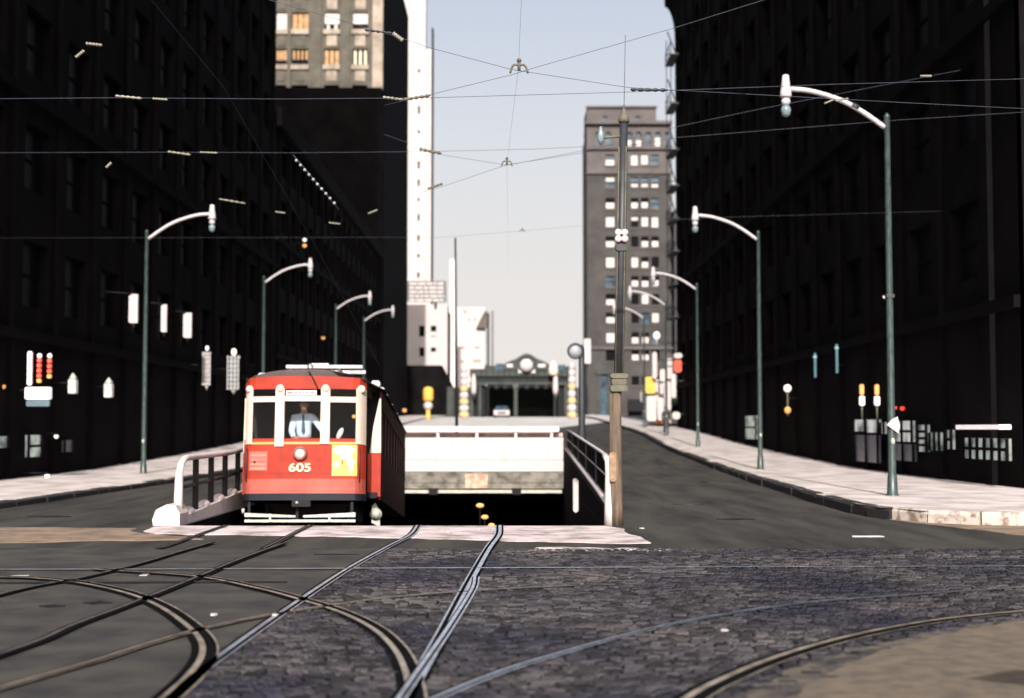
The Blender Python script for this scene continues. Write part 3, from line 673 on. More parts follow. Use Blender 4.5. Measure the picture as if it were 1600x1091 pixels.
for px, py, a, h in ((722, 544, 8, 4), (745, 544, 9, 3), (722, 566, 6, 5), (745, 565, 12, 5), (733, 500, 4, 5), (742, 500, 4, 4), (726, 488, 5, 5)):
    wins.append((WX(px - a / 2, Y), WX(px + a / 2, Y), WZ(py + h / 2, Y), WZ(py - h / 2, Y), rust_m))
cb, _ = plain('far sunlit cream building with faint reddish windows left of the station roof', WX(714, Y), WX(758, Y), Y, Y + 5, WZ(480, Y), tower_m, wins, name='cream_building')
Lc = cb.location
b = MB(); b.prism_xz([(WX(744, Y) - Lc.x, WZ(513, Y)), (WX(761, Y) - Lc.x, WZ(513, Y)), (WX(761, Y) - Lc.x, WZ(487, Y)), (WX(757, Y) - Lc.x, WZ(487, Y))], -3.6, -2.6); b.build('gable', stone_g, cb)
MB().box(WX(761, Y) - Lc.x, WX(764, Y) - Lc.x, -2.4, 2.4, 2, WZ(489, Y)).build('flank_wall', under_m, cb)
for px in (769.5,):
    ms = MB().tube([(WX(px, 322), 322, 3), (WX(px, 322), 322, WZ(486, 322))], .2, 6).build('mast', brown_t); tag(ms, 'thin brownish mast standing at the right of the far cream building', 'mast')
# dark low building closing the left side
Y = 215
dl, _ = plain('squat dark building in shade under the white building at the left of the street', WX(615, Y), WX(690, Y), Y, Y + 6, WZ(571, Y), shaded, [], name='low_building')
b = MB(); Ld = dl.location; b.prism_xz([(WX(690, Y) + .01 - Ld.x, 2), (WX(706, Y) - Ld.x, 2), (WX(706, Y) - Ld.x, WZ(602, Y)), (WX(690, Y) + .01 - Ld.x, WZ(572, Y))], -2.8, 2.9); b.build('lean_to', shaded, dl)
b = MB(); b.box(WX(699, Y) - Ld.x, WX(709, Y) - Ld.x, -4, -3.1, 3, WZ(605, Y)); b.build('side_bay', steelgreen, dl)
# billboard
Y = 205
bb_ = empty('billboard', (WX(667, Y), Y, 0)); tag(bb_, 'steel framed billboard with rows of white lettering high above the low building', 'billboard'); Lb = bb_.location
MB().cbox(WX(636, Y) - Lb.x, WX(697, Y) - Lb.x, 0, .3, WZ(472, Y), WZ(439, Y), .1).build('board', mat('grey_sign_board', (.16, .17, .17), .8), bb_)
for r in range(5):
    yy = 443.5 + r * 6.4; x = 639
    while x < 692:
        l = random.choice((5, 7, 9, 12)); l = min(l, 694 - x)
        MB().box(WX(x, Y) - Lb.x, WX(x + l, Y) - Lb.x, -.06, -.003, WZ(yy + 1.9, Y), WZ(yy - 1.9, Y)).build('letter_row', paint_w, bb_); x += l + 1.6
for py in (446, 466):
    MB().tube([(WX(640, Y) - Lb.x, .5, WZ(py, Y)), (-15.3 - Lb.x, .5, WZ(py, Y))], .12, 6).build('support', under_m, bb_)
MB().box(WX(678, Y) - Lb.x, WX(682, Y) - Lb.x, .3, .5, WZ(483, Y), WZ(472.5, Y)).build('hanger', under_m, bb_)

# brown brick tower on the right
Y = 220.0
bx_ = lambda px: (px - 800) / FPX * Y
bz = lambda py: P(980, py, Y).z
bt = empty('brick_tower', (bx_(983), Y + 12, 0)); tag(bt, 'tall brown brick office tower with arched top storey and white window blinds', 'building'); L = bt.location
def mpk(u, d, z): return (u - L.x, Y + d - L.y, z)
MB().box(bx_(918) - L.x, bx_(1050) - L.x, Y + .5 - L.y, Y + 9 - L.y, 3, bz(190)).build('core', brown_m, bt)
MB().box(bx_(915.5) - L.x, bx_(918) - .01 - L.x, Y + 2 - L.y, Y + 8 - L.y, 3, bz(215)).build('side_bay', under_m, bt)
holes = []; rowsY = [250, 285, 318, 347, 378, 410, 440, 468, 497, 528, 556]
colX = [(947, 962), (987, 999), (1003, 1015), (1019, 1031)]
for ry in rowsY:
    for (a, c) in colX: holes.append((bx_(a), bx_(c), bz(ry + 8.5), bz(ry - 8.5)))
for (a, c) in colX: holes.append((bx_(a), bx_(c), bz(602), bz(588)))
upper = [h for h in holes if h[3] > bz(268)]; lower = [h for h in holes if h[3] <= bz(268)]
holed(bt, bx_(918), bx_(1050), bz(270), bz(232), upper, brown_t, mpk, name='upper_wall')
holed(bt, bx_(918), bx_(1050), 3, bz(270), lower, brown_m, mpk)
blind_spec = {}
pat = ["XLWWB", "XTHHH", "XLLLB", "XWTWW", "XLDLL", "XWWLD", "XBLLL", "XLDWD", "XLDBW", "XWLLB", "XDLLD", "XDDDD"]
spec = {'L': (.0, .5), 'W': (.0, .97), 'T': (.55, 1.0), 'H': (0, .25), 'B': None, 'D': None}
protoW = None
for ri, ry in enumerate(rowsY + [595]):
    for ci, (a, c) in enumerate(colX):
        u0, u1 = bx_(a), bx_(c); hh = 8.5 if ry != 595 else 7; z0, z1 = bz(ry + hh), bz(ry - hh)
        key = pat[ri][ci + 1]
        b = MB(); b.add([mpk(u0, .34, z0), mpk(u1, .34, z0), mpk(u1, .34, z1), mpk(u0, .34, z1)], [(0, 1, 2, 3)]); wn = b.build('window', winblue if key == 'B' or ri < 2 else darkglass, bt)
        s = spec[key]
        if s:
            b = MB(); q0 = random.uniform(0, .12); mbox(b, mpk, u0 + .1, u1 - .1, .2, .26, z0 + (z1 - z0) * (s[0] + q0), z0 + (z1 - z0) * min(.97, s[1] + q0)); b.build('blind', curtain_w, wn)
        b = MB(); mbox(b, mpk, u0, u1, .27, .33, (z0 + z1) / 2 - .05, (z0 + z1) / 2 + .05); b.build('meeting_rail', trim_dark, wn)
        b = MB(); mbox(b, mpk, u0 - .12, u1 + .12, -.15, .2, z0 - .22, z0 - .01); b.build('sill', brown_t, bt)
# arcade storey
b = MB(); arc = [936, 952, 985, 1000, 1015, 1030, 1045]
holes = [(bx_(px - 4.5), bx_(px + 4.5), bz(229), bz(206)) for px in arc]
holed(bt, bx_(918), bx_(1050), bz(232), bz(195), holes, brown_t, mpk, name='arcade_wall', depth=.5)
for i, px in enumerate(arc):
    r = 4.5 * Y / FPX; cx = bx_(px); zc = bz(206) - r
    wn = MB().add([mpk(cx - r, .45, bz(229)), mpk(cx + r, .45, bz(229)), mpk(cx + r, .45, bz(206)), mpk(cx - r, .45, bz(206))], [(0, 1, 2, 3)]).build('window', winblue, bt)
    if i in (2, 3, 5):
        b = MB(); mbox(b, mpk, cx - r + .05, cx + r - .05, .3, .36, bz(228), bz(228) + .9 + .4 * (i == 5)); b.build('blind', curtain_w, wn)
    # spandrels that turn the head of the opening into an arch
    b = MB()
    for sg in (-1, 1):
        cor = (cx + sg * r, bz(206)); arcp = [(cx + sg * r * math.cos(t * math.pi / 2 / 6), zc + r * math.sin(t * math.pi / 2 / 6)) for t in range(7)]
        poly = [cor] + arcp
        b.prism_xz([(p[0] - L.x, p[1]) for p in poly], Y - L.y + .01, Y - L.y + .4)
    b.build('arch_head', brown_t, bt)
    b = MB(); mbox(b, mpk, cx - r - .45, cx - r - .1, -.18, -.003, bz(231), bz(200)); b.build('pilaster', brown_t, bt)
b = MB(); mbox(b, mpk, bx_(915), bx_(1052), -.7, 1, bz(195), bz(190)); b.build('cornice', brown_t, bt)
b = MB(); mbox(b, mpk, bx_(917), bx_(1052), -.3, -.005, bz(272), bz(269)); b.build('string_course', brown_t, bt)
b = MB(); mbox(b, mpk, bx_(917), bx_(1052), -.3, -.005, bz(546), bz(542)); b.build('string_course', brown_t, bt)
b = MB(); mbox(b, mpk, bx_(917), bx_(1052), -.45, -.005, bz(234), bz(231)); b.build('string_course', brown_t, bt)
atp = []
for px in (947, 999): atp.append((bx_(px - 4), bx_(px + 4), bz(188), bz(181)))
def mpa(u, d, z): return (u - L.x, Y + .3 + d - L.y, z)
holed(bt, bx_(918), bx_(1028), bz(190), bz(168), atp, brown_t, mpa, name='attic_wall', depth=.3)
MB().box(bx_(918) - L.x, bx_(1028) - L.x, Y + .62 - L.y, Y + 8.5 - L.y, bz(190) + .01, bz(168.2)).build('attic', brown_t, bt)
for h in atp: MB().add([mpa(h[0], .3, h[2]), mpa(h[1], .3, h[2]), mpa(h[1], .3, h[3]), mpa(h[0], .3, h[3])], [(0, 1, 2, 3)]).build('window', winblue, bt)
b = MB(); mbox(b, mpa, bx_(917), bx_(1029.5), -.35, .3, bz(168.2), bz(165.5)); b.build('attic_cornice', brown_t, bt)
# entrance arch and shop awning at street level
b = MB(); mbox(b, mpk, bx_(933), bx_(938), -.3, -.01, 3, bz(585)); mbox(b, mpk, bx_(949), bx_(954), -.3, -.01, 3, bz(585)); b.build('pilaster', steelgreen, bt)
b = MB(); mbox(b, mpk, bx_(931), bx_(957), -.5, -.01, bz(585), bz(579)); b.build('entrance_lintel', steelgreen, bt)
b = MB(); mbox(b, mpk, bx_(939), bx_(948), -.1, -.005, 3, bz(588)); b.build('entrance_door', winblue, bt)
b = MB(); b.prism_yz([(Y - L.y - 2.6, bz(643)), (Y - L.y - .01, bz(643)), (Y - L.y - .01, bz(624)), (Y - L.y - 1.2, bz(625))], bx_(981) - L.x, bx_(1004) - L.x); b.build('awning', blk, bt)
# building behind the fire escape
fb, _ = plain('blue grey building glimpsed behind the fire escape beside the brown brick tower', bx_(1050) + .3, bx_(1050) + 12, Y - 2, Y + 20, bz(330) , slate_m, [(bx_(1050) + .8, bx_(1050) + 2, bz(y_ + 8), bz(y_ - 8), winblue) for y_ in (345, 372, 400, 430, 458, 486, 515)], name='grey_building')

# ================================================================== elevated station across the street
Y = 190.0
sx = lambda px: (px - 815) / FPX * Y
sz = lambda py: P(815, py, Y).z
st = empty('elevated_station', ((815 - 800) / FPX * Y, Y, 0)); tag(st, 'dark green elevated railway station across the street with round white clock in its gable', 'station')
MB().box(sx(734), sx(899), 0, 9, sz(588), sz(578)).build('parapet', steelgreen, st)
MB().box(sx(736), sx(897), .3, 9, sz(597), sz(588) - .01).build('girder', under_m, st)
MB().box(sx(734), sx(899), -.3, .0, sz(601), sz(597) - .01).build('lower_girder', steelgreen, st)
for px in range(742, 896, 9): MB().box(sx(px), sx(px + 1.6), -.12, -.002, sz(588), sz(578.6)).build('panel_rib', under_m, st)
ped = [(787, 578), (787, 570), (792, 566), (806, 561), (812, 557), (817, 554), (823, 552.5), (829, 554), (834, 557), (840, 561), (853, 566), (858, 570), (858, 578)]
MB().prism_xz([(sx(p[0]), sz(p[1])) for p in ped], -.2, .8).build('gable', steelgreen, st)
MB().lathe([(12.4 * Y / FPX, 0), (12.4 * Y / FPX, .35), (10.6 * Y / FPX, .35), (10.6 * Y / FPX, 0)], (sx(822.5), -.2, sz(570)), 28, axis='y').build('clock_rim', under_m, st)
ck = MB().lathe([(10.5 * Y / FPX, 0), (10.5 * Y / FPX, .15), (.01, .16)], (sx(822.5), -.2, sz(570)), 28, axis='y').build('clock_face', paint_w, st)
for a, bq in ((792, 801), (841, 852)): MB().box(sx(a), sx(bq), -.26, -.203, sz(574), sz(569)).build('gable_panel', paint_w2, st)
for a, c in ((810, 817), (829, 836)): MB().prism_xz([(sx(a), sz(583)), (sx(c), sz(583)), (sx((a if a < 820 else c)), sz(576))], -.25, -.202).build('gable_panel', paint_w2, st)
for a, c, t in ((734, 757, 566), (757.5, 764, 570), (764.5, 774, 571), (774.5, 787, 568), (858.5, 866, 570), (872, 884, 570), (885, 899, 572)):
    MB().cbox(sx(a), sx(c), .3, 3, sz(578), sz(t + (3 if a == 734 else 0)), .05).build('roof_block', steelgreen if a not in (774.5, 872) else winblue, st)
MB().cbox(sx(728), sx(757), .0, .28, sz(576.5), sz(569), .1).build('name_board', paint_w, st)
for px, wd in ((806, 5), (750, 4), (884, 4), (737, 5)):
    MB().box(sx(px - wd / 2), sx(px + wd / 2), -.4, .3, g(Y) - .2, sz(601)).build('column', steelgreen, st)
for px in (736, 872, 760): 
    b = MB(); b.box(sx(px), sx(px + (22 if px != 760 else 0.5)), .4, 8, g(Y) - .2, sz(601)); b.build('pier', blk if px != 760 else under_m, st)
for i, (a, c) in enumerate(((762, 803), (809, 868))):
    # arched bracing under the girder
    b = MB(); n = 3 if i == 0 else 4; wd = (c - a) / n
    for k in range(n):
        x0_, x1_ = a + k * wd, a + (k + 1) * wd; pts_ = [(x0_, 601), (x1_, 601)] + [(x1_ - wd * (.06 + .88 * t / 6), 610 - 6.5 * math.sin(math.pi * (.06 + .88 * t / 6))) for t in range(7)]
        b.prism_xz([(sx(p[0]), sz(p[1])) for p in pts_], .0, .3)
    b.build('arch_brace', under_m, st)
    MB().box(sx(a), sx(c), 8.5, 9.5, g(Y), sz(636)).build('rear_wall', mat('shade_green_wall', (.07, .075, .068), .9, scale=.6, var=.6), st)  # dark wall added to fill the shade under the station
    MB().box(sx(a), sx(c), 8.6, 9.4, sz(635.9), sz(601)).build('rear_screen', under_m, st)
for px, (ya, yb) in ((740.5, (585, 617)), (867.5, (583, 617))):
    b = MB(); r = 4.2 * Y / FPX
    b.lathe([(r * .35, sz(yb)), (r * .9, sz(yb - 3)), (r, sz(yb - 12)), (r * .7, sz(ya + 5)), (r * .3, sz(ya))], (sx(px), -1.2, 0), 12)
    b.build('hanging_lamp', paint_w, st)
    MB().lathe([(.03, sz(yb + 8)), (r * .7, sz(yb + 2)), (r * .85, sz(yb - .5))], (sx(px) + .02, -1.2, 0), 10).build('lamp_tip', steelgreen, st)
b = MB(); b.lathe([(5 * .0855, 0), (7.5 * .0855, .3), (7 * .0855, .9), (4.5 * .0855, 1.5), (1 * .0855, 1.9)], (sx(864), -1.4, sz(587)), 12); b.build('domed_lantern', mat('cream_lantern', (.9, .7, .55), .6), st)

# far blank blocks closing the street
fw, _ = plain('dark block seen in the gap under the elevated station', -12, 11, 236, 246, 8.5, under_m, [], name='far_block')

# white car under the station
car = empty('parked_car', ((784 - 800) / FPX * 176, 176, g(176))); tag(car, 'white sedan facing the viewer under the station clock', 'car')
MB().prism_yz([(-2.1, .3), (2.1, .3), (2.15, .75), (1.5, .9), (-.9, .95), (-2.0, .85), (-2.15, .6)], -.95, .95).build('body', paint_w, car)
b = MB(); vs = [(x * s, y_, z_) for (y_, z_, s) in ((-.9, .952, .86), (-.3, 1.45, .66), (1.0, 1.45, .66), (1.5, .905, .86)) for x in (-1, 1)]
b.add(vs, [(0, 1, 3, 2), (2, 3, 5, 4), (4, 5, 7, 6), (0, 2, 4, 6), (1, 7, 5, 3), (0, 6, 7, 1)]); cabn = b.build('cabin', winblue, car)
for x in (-.82, .82):
    for y_ in (-1.4, 1.4):
        bw = MB(); bw.lathe([(.32, -.1), (.34, 0), (.32, .1)], (0, 0, 0), 14); bw.v = [(x + v[2], y_ + v[0], .33 + v[1]) for v in bw.v]; bw.build('wheel', blk, car)
for x in (-.7, .7): MB().lathe([(.12, 0), (.1, .04)], (x, -2.13, .62), 10, axis='y').build('headlight', lens_m, car)
MB().box(-.95, .95, -2.3, -2.2, .32, .46).build('bumper', alu_m, car)
MB().box(-.5, .5, -2.19, -2.14, .5, .7).build('grille', blk, car)

# striped warning columns and beacon
def striped(px, Y, ytop, label, w0, w1):
    base = Vector(((px - 800) / FPX * Y, Y, g(Y))); root = empty('warning_column', base, 0, label, 'pillar', 'striped warning pillars before the station')
    H = P(px, ytop, Y).z - base.z; n = 8; 
    for k in range(n):
        za, zb = H * k / n, H * (k + 1) / n - .04; ra = w0 + (w1 - w0) * k / n; 
        MB().lathe([(ra * .75, za), (ra, za + .18), (ra, zb - .18), (ra * .75, zb)], (0, 0, 0), 14).build('band', yel_p if (k % 2 == 0 and k < 6) else paint_w, root)
striped(725, 172, 572, 'yellow and white banded pillar at the left front of the station', .62, .38)
striped(893.5, 168, 566, 'yellow and white banded pillar at the right front of the station', .56, .32)
bn = empty('traffic_beacon', ((669 - 800) / FPX * 150, 150, g(150))); tag(bn, 'orange traffic beacon with white globe beyond the tunnel parapet', 'beacon')
k = 150 / FPX; zz = lambda y_: P(669, y_, 150).z - g(150)
MB().lathe([(5 * k, 0), (3.2 * k, zz(650)), (3 * k, zz(641))], n=14).build('post', yel, bn)
MB().ball((0, 0, zz(634)), 7 * k, 14).build('globe', paint_w, bn)
MB().lathe([(6 * k, zz(627)), (8 * k, zz(624)), (8 * k, zz(610)), (6 * k, zz(606)), (2 * k, zz(604.5))], n=14).build('hood', yel, bn)

# tall thin trolley pole far left of centre
tp = MB().tube([((714 - 800) / FPX * 75, 75, g(75)), ((711 - 800) / FPX * 75, 75, P(711, 372, 75).z)], [.09, .05], 8).build('trolley_pole', slate_m)
tag(tp, 'tall thin dark pole rising behind the parapet near the far cream building', 'pole')
# signal pole on the right of the ramp
sp = empty('traffic_signal', ((909 - 800) / FPX * 50, 50, g(50))); tag(sp, 'short dark pole with round white signal disc right of the ramp railing', 'traffic signal'); 
zq = lambda y_: P(905, y_, 50).z - g(50); k = 50 / FPX
MB().lathe([(.2, 0), (.17, zq(700)), (.12, zq(665)), (.105, zq(545)), (.06, zq(540)), (.0, zq(538))], n=10).build('post', slate_m, sp)
MB().lathe([(13 * k, 0), (13 * k, .05), (9.4 * k, .06), (9.4 * k, .0)], (-10 * k, -.1, zq(549)), 20, axis='y').build('disc_rim', slate_m, sp)
MB().lathe([(9.3 * k, .0), (9.3 * k, .04), (.01, .045)], (-10 * k, -.1, zq(549)), 20, axis='y').build('disc', mat('grey_disc_paint', (.34, .36, .4), .5), sp)
# billboard-ish white slab beside it
wsg = MB().cbox(-.45, .45, 0, .5, 0, 3.4, .12).build('white_sign', paint_w, loc=((918 - 800) / FPX * 195, 195, P(918, 568, 195).z)); tag(wsg, 'upright white sign high at the left corner of the brown brick tower', 'sign')
wsp = MB().tube([(0, 0, g(195)), (0, 0, P(918, 568, 195).z + .3)], .12, 6).build('sign_post', slate_m, wsg); wsp.location = (0, .6, -wsg.location.z)

# ================================================================== foreground trolley pole (big, wooden foot)
fp = empty('trolley_pole', (G(961, 820).x + .0, 24.4, 0)); tag(fp, 'thick leaning trolley pole with brown wooden foot at the end of the ramp railing', 'pole')
L = fp.location; zf = lambda y_: P(965, y_, 24.4).z
fx = lambda y_: .0 + (820 - y_) / 650 * .17
MB().lathe([(.125, 0), (.118, .3), (.105, 1.2), (.1, zf(612))], n=16).build('wooden_foot', wood_m, fp)
MB().tube([(fx(615), 0, zf(606)), (fx(400), 0, zf(400)), (fx(190), 0, zf(190))], [.085, .08, .072], 14).build('shaft', slate_m, fp)
for dx in (-.06, .065):
    MB().tube([(fx(610) + dx, -.06, zf(600)), (fx(300) + dx, -.06, zf(230))], .014, 6).build('conduit', olive_m, fp)
b = MB(); b.cbox(fx(600) - .15, fx(600) + .15, -.14, .14, zf(612), zf(602), .03); b.cbox(fx(600) - .125, fx(600) + .125, -.12, .12, zf(601.5), zf(592), .02); b.cbox(fx(600) - .15, fx(600) + .15, -.14, .14, zf(591.5), zf(584), .03); b.build('collar_box', olive_m, fp)
MB().lathe([(.09, zf(192)), (.1, zf(188)), (.085, zf(182)), (.03, zf(172)), (.012, zf(168))], (fx(185), 0, 0), 12).build('finial', olive_m, fp)
MB().tube([(fx(170), 0, zf(170)), (fx(60), 0, zf(55))], .006, 5).build('lightning_rod', tealwire, fp)
MB().tube([(fx(210), 0, zf(213)), (fx(210) - .2, -.05, zf(215)), (fx(210) - .42, -.1, zf(218))], .022, 8).build('bracket_arm', olive_m, fp)
b = MB(); b.lathe([(.02, zf(228)), (.055, zf(222)), (.06, zf(212)), (.03, zf(204)), (.02, zf(200))], (fx(210) - .40, -.1, 0), 10); b.build('bracket_lamp', globe_m, fp)
b = MB()
for dx, dz_ in ((-.055, .055), (.055, .055), (-.055, -.055), (.055, -.055)): b.ball((fx(370) - .01 + dx, -.13, zf(370) + dz_), .062, 10, sy=.6)
b.build('white_insulators', paint_w, fp)
MB().cbox(fx(370) - .1, fx(370) + .08, -.1, .09, zf(382) - .12, zf(382), .02).build('insulator_bracket', slate_m, fp)
MB().cbox(-.115, -.0, -.14, -.1, .75, 1.25, .03).build('stained_plate', mat('stained_wood_plate', (.3, .19, .12), .85, scale=8, var=.5), fp)

# ================================================================== street lamps
def make_lamp(side=1, first=True):
    root = empty('street_lamp', (0, 0, 0)); H = 8.35
    MB().lathe([(.17, 0), (.17, .07), (.12, .12), (.1, .5), (.085, .55), (.062, H - .05), (.07, H - .02), (.02, H + .05)], n=14).build('pole', green_m, root)
    s = -side
    arc = [(s * .05, 0, H - .27), (s * .45, 0, H + .02), (s * .85, 0, H + .26), (s * 1.25, 0, H + .42), (s * 1.7, 0, H + .54), (s * 2.1, 0, H + .58)]
    MB().tube(smooth_path(arc, 4), .055, 10).build('arm', alu_m, root)
    hd = MB().lathe([(.02, .38), (.07, .36), (.09, .2), (.12, .0), (.13, -.1), (.1, -.14)], (s * 2.2, 0, H + .52), 14).build('lamp_head', alu_m, root)
    MB().ball((s * 2.2, 0, H + .30), .1, 12).build('socket', alu_m, hd)
    MB().lathe([(.02, -.16), (.09, -.12), (.115, 0), (.08, .08)], (s * 2.2, 0, H + .12), 12).build('globe', globe_m, hd)
    MB().ball((0, -.09, 1.25), .045, 8, sz=1.6).build('hand_hole_cover', pale_iron, root)
    return root
pR = make_lamp(1); pL = make_lamp(-1)
lampsR = [(1392, 786, 30.7, 'nearest street lamp on the right sidewalk, a small white sign on its pole'),
          (1187, 742, 49.4, 'second street lamp from the front on the right sidewalk'),
          (1090, 706, 71.8, 'third street lamp from the front on the right sidewalk'),
          (1041, 676, 87, 'fourth street lamp on the right, arm against the brick tower'),
          (1007, 666, 104, 'farthest right street lamp, its arm half hidden by the thick trolley pole')]
for i, (px, py, Y, lab) in enumerate(lampsR):
    o = pR if i == 0 else copy_tree(pR)
    o.location = ((px - 800) / FPX * Y, Y, g(Y) + .13); tag(o, lab, 'street lamp', 'street lamps along both sidewalks')
    if i == 2: o.rotation_euler.z = R(-6)
R1 = pR
sgn = MB().prism_xz([(-.13, 1.6 - .0), (.12, 1.42), (.15, 1.58), (.1, 1.78), (-.02, 1.72)], -.12, -.105).build('small_sign', paint_w, R1)
MB().cbox(-.085, .085, -.085, .085, 4.35, 4.43, .01).build('clamp_band', slate_m, R1)
bz_ = MB().tube([(-.62, 0, 8.50), (-.76, 0, 8.58)], .068, 10).build('arm_dark_band', slate_m, R1)  # dark band added at the gap in the arm where wires pass
lampsL = [(226, 750, 47.8, 'nearest street lamp on the left sidewalk'),
          (411, 0, 67.5, 'second street lamp on the left, its pole rising behind the tram roof corner'),
          (524, 0, 92, 'third street lamp on the left, above the middle of the tram roof'),
          (568, 0, 108, 'farthest left street lamp, above the right end of the tram roof')]
for i, (px, py, Y, lab) in enumerate(lampsL):
    o = pL if i == 0 else copy_tree(pL)
    o.location = ((px - 800) / FPX * Y, Y, g(Y) + (.13 if i else -.05)); tag(o, lab, 'street lamp', 'street lamps along both sidewalks')

# ================================================================== things hung along the dark facades
def at(px, Y): return (px - 800) / FPX * Y
def blade(px, y0, y1, wpx, Y, label, m=paint_w, hook=True):
    k = Y / FPX; z0, z1 = P(px, y1, Y).z, P(px, y0, Y).z; x = at(px, Y)
    root = empty('blade_sign', (x, Y, z0), 0, label, 'sign', 'white blade signs on the left facade')
    h = z1 - z0; wd = wpx * k / 2
    MB().prism_xz([(-wd, .04), (-wd * .6, 0), (wd, .0), (wd, h), (-wd * .3, h), (-wd, h - .08)], -.06, .06).build('sign_face', m, root)
    MB().tube([(0, 0, h + .02), (-(x + 15.3), 0, h + .12)], .025, 6).build('bracket', blk, root)
    MB().tube([(0, 0, -.01), (0, 0, -.18)], .02, 6).build('finial', slate_m, root)
blade(207, 460, 505, 14, 52, 'widest and nearest of three white blade signs on the black left facade')
blade(255, 476, 519, 9, 58.5, 'narrow middle one of three white blade signs on the left facade')
blade(292, 489, 528, 13, 63, 'farthest right of three white blade signs on the black left facade')
def lantern(px, y0, y1, wpx, Y, label, big):
    k = Y / FPX; z0, z1 = P(px, y1, Y).z, P(px, y0, Y).z; x = at(px, Y); h = z1 - z0; wd = wpx * k / 2
    root = empty('wall_lantern', (x, Y, z0), 0, label, 'lantern', 'lit lanterns on the left facade')
    if big:
        MB().box(-wd * .75, wd * .75, -wd * .6, wd * .6, .1, h * .78).build('glass_body', lattice_m, root)
        for t in (-1, -.33, .33, 1): MB().box(wd * t - .018, wd * t + .018, -wd * .7 - .02, -wd * .62, .02, h * .84).build('bar', paint_w2, root)
        for t in range(8): MB().box(-wd, wd, -wd * .7 - .04, -wd * .7 - .022, h * (.03 + .11 * t), h * (.03 + .11 * t) + .03).build('bar', paint_w2, root)
        MB().ball((0, 0, h * .93), wd * .5, 10, sz=1.4).build('top_globe', lamp_white, root)
        MB().ball((wd * .9, 0, h * .8), wd * .3, 8).build('side_knob', pale_iron, root)
        MB().lathe([(.01, -.22), (wd * .25, -.1), (wd * .6, .0)], n=8).build('pendant', pale_iron, root)
    else:
        MB().cbox(-wd, wd, -wd, wd, 0, h * .68, .03).build('glass_body', lit_panel, root)
        MB().lathe([(wd * 1.15, h * .685), (wd * .9, h * .8), (.02, h)], n=8).build('cap', pale_iron, root)
    MB().tube([(-wd * .9, 0, h * .5), (-(x + 15.3), 0, h * .55)], .025, 6).build('bracket', blk, root)
lantern(323, 540, 603, 11, 66, 'slim lattice lantern farther from the tram on the dark left facade', True)
lantern(365, 546, 610, 17, 72.5, 'broad lattice lantern closest to the tram on the dark left facade', True)
lantern(114, 583, 615, 12, 47, 'small house shaped lantern nearer the red neon sign', False)
lantern(170, 590, 621, 12, 51.5, 'small house shaped lantern between the neon sign and first left lamp pole', False)
Y = 43.0; x = at(60, Y); zs_ = lambda y_: P(60, y_, Y).z
ns = empty('neon_sign', (x, Y, zs_(635)), 0, 'neon shop sign with one white and two red tubes over a white box', 'neon sign'); z0 = zs_(635); k = Y / FPX
MB().cbox(-21 * k, 19 * k, 0, .15, zs_(624) - z0, zs_(605) - z0, .03).build('box_sign', neon_w, ns)
MB().cbox(-19 * k, 17 * k, .02, .12, 0, zs_(625) - z0, .03).build('lower_panel', mat('teal_panel', (.1, .15, .18), .6, emit=(.1, .16, .2, .3)), ns)
MB().cbox(-18 * k, -11.5 * k, 0, .1, zs_(602) - z0, zs_(549) - z0, .04).build('white_tube', neon_w, ns)
for cx, ya, yb in ((0, 552, 601), (16, 553, 590)):
    MB().ball((cx * k, .05, zs_(556) - z0), 3.8 * k, 10).build('bulb', lamp_white, ns)
    n = int((yb - ya) / 9)
    for t in range(1, n + 1):
        MB().cbox((cx - 3) * k, (cx + 3) * k, 0, .1, zs_(ya + 8 * t + 6) - z0, zs_(ya + 8 * t) - z0, .02).build('red_tube' if t != n else 'amber_tube', neon_r if t != n else lamp_amber, ns)
MB().tube([(0, .1, zs_(610) - z0), (-(x + 15.2), .1, zs_(610) - z0)], .03, 6).build('bracket', blk, ns)
# small lights of shop fronts
def bulb(px, py, Y, rpx, m, label, cat='lamp', grp=None):
    p = P(px, py, Y); r = rpx * Y / FPX
    root = empty('shop_lamp', p, 0, label, cat, grp)
    MB().ball((0, 0, 0), r, 10).build('bulb', m, root); MB().lathe([(r * .9, r * .6), (r * .5, r * 1.2), (.01, r * 1.5)], n=8).build('shade', blk, root)
    sd = -15.3 if px < 700 else 12.4
    MB().tube([(0, 0, r * 1.2), (sd - p.x, 0, r * 1.2)], .015, 5).build('stem', blk, root)
bulb(88, 682, 46, 3.5, lamp_white, 'small warm bulb beside the bright window below the neon sign')
bulb(74, 744, 44, 4, lamp_white, 'small warm lamp low by the left sidewalk')
bulb(5, 604, 42.5, 4, lamp_amber, 'amber lamp at the extreme left edge above the shop window')
bulb(505, 528, 112, 3, lamp_amber, 'tiny amber light above the middle of the tram roof')
bulb(476, 375, 98, 3, lamp_white, 'tiny pale light high on the black left buildings, upper of two')
bulb(476, 384, 98, 3.2, lamp_amber, 'tiny amber light high on the black left buildings, lower of two')
bulb(632, 641, 165, 3.2, lamp_amber, 'small amber light just right of the tram side')
bulb(1382, 464, 46, 2.5, lamp_white, 'tiny white light at the middle of the nearest right lamp pole')
bulb(1401, 637, 45, 3, neon_r, 'small red light over the right shop windows, left one')
bulb(1410, 638, 44.5, 4, neon_r, 'larger red light over the right shop windows')
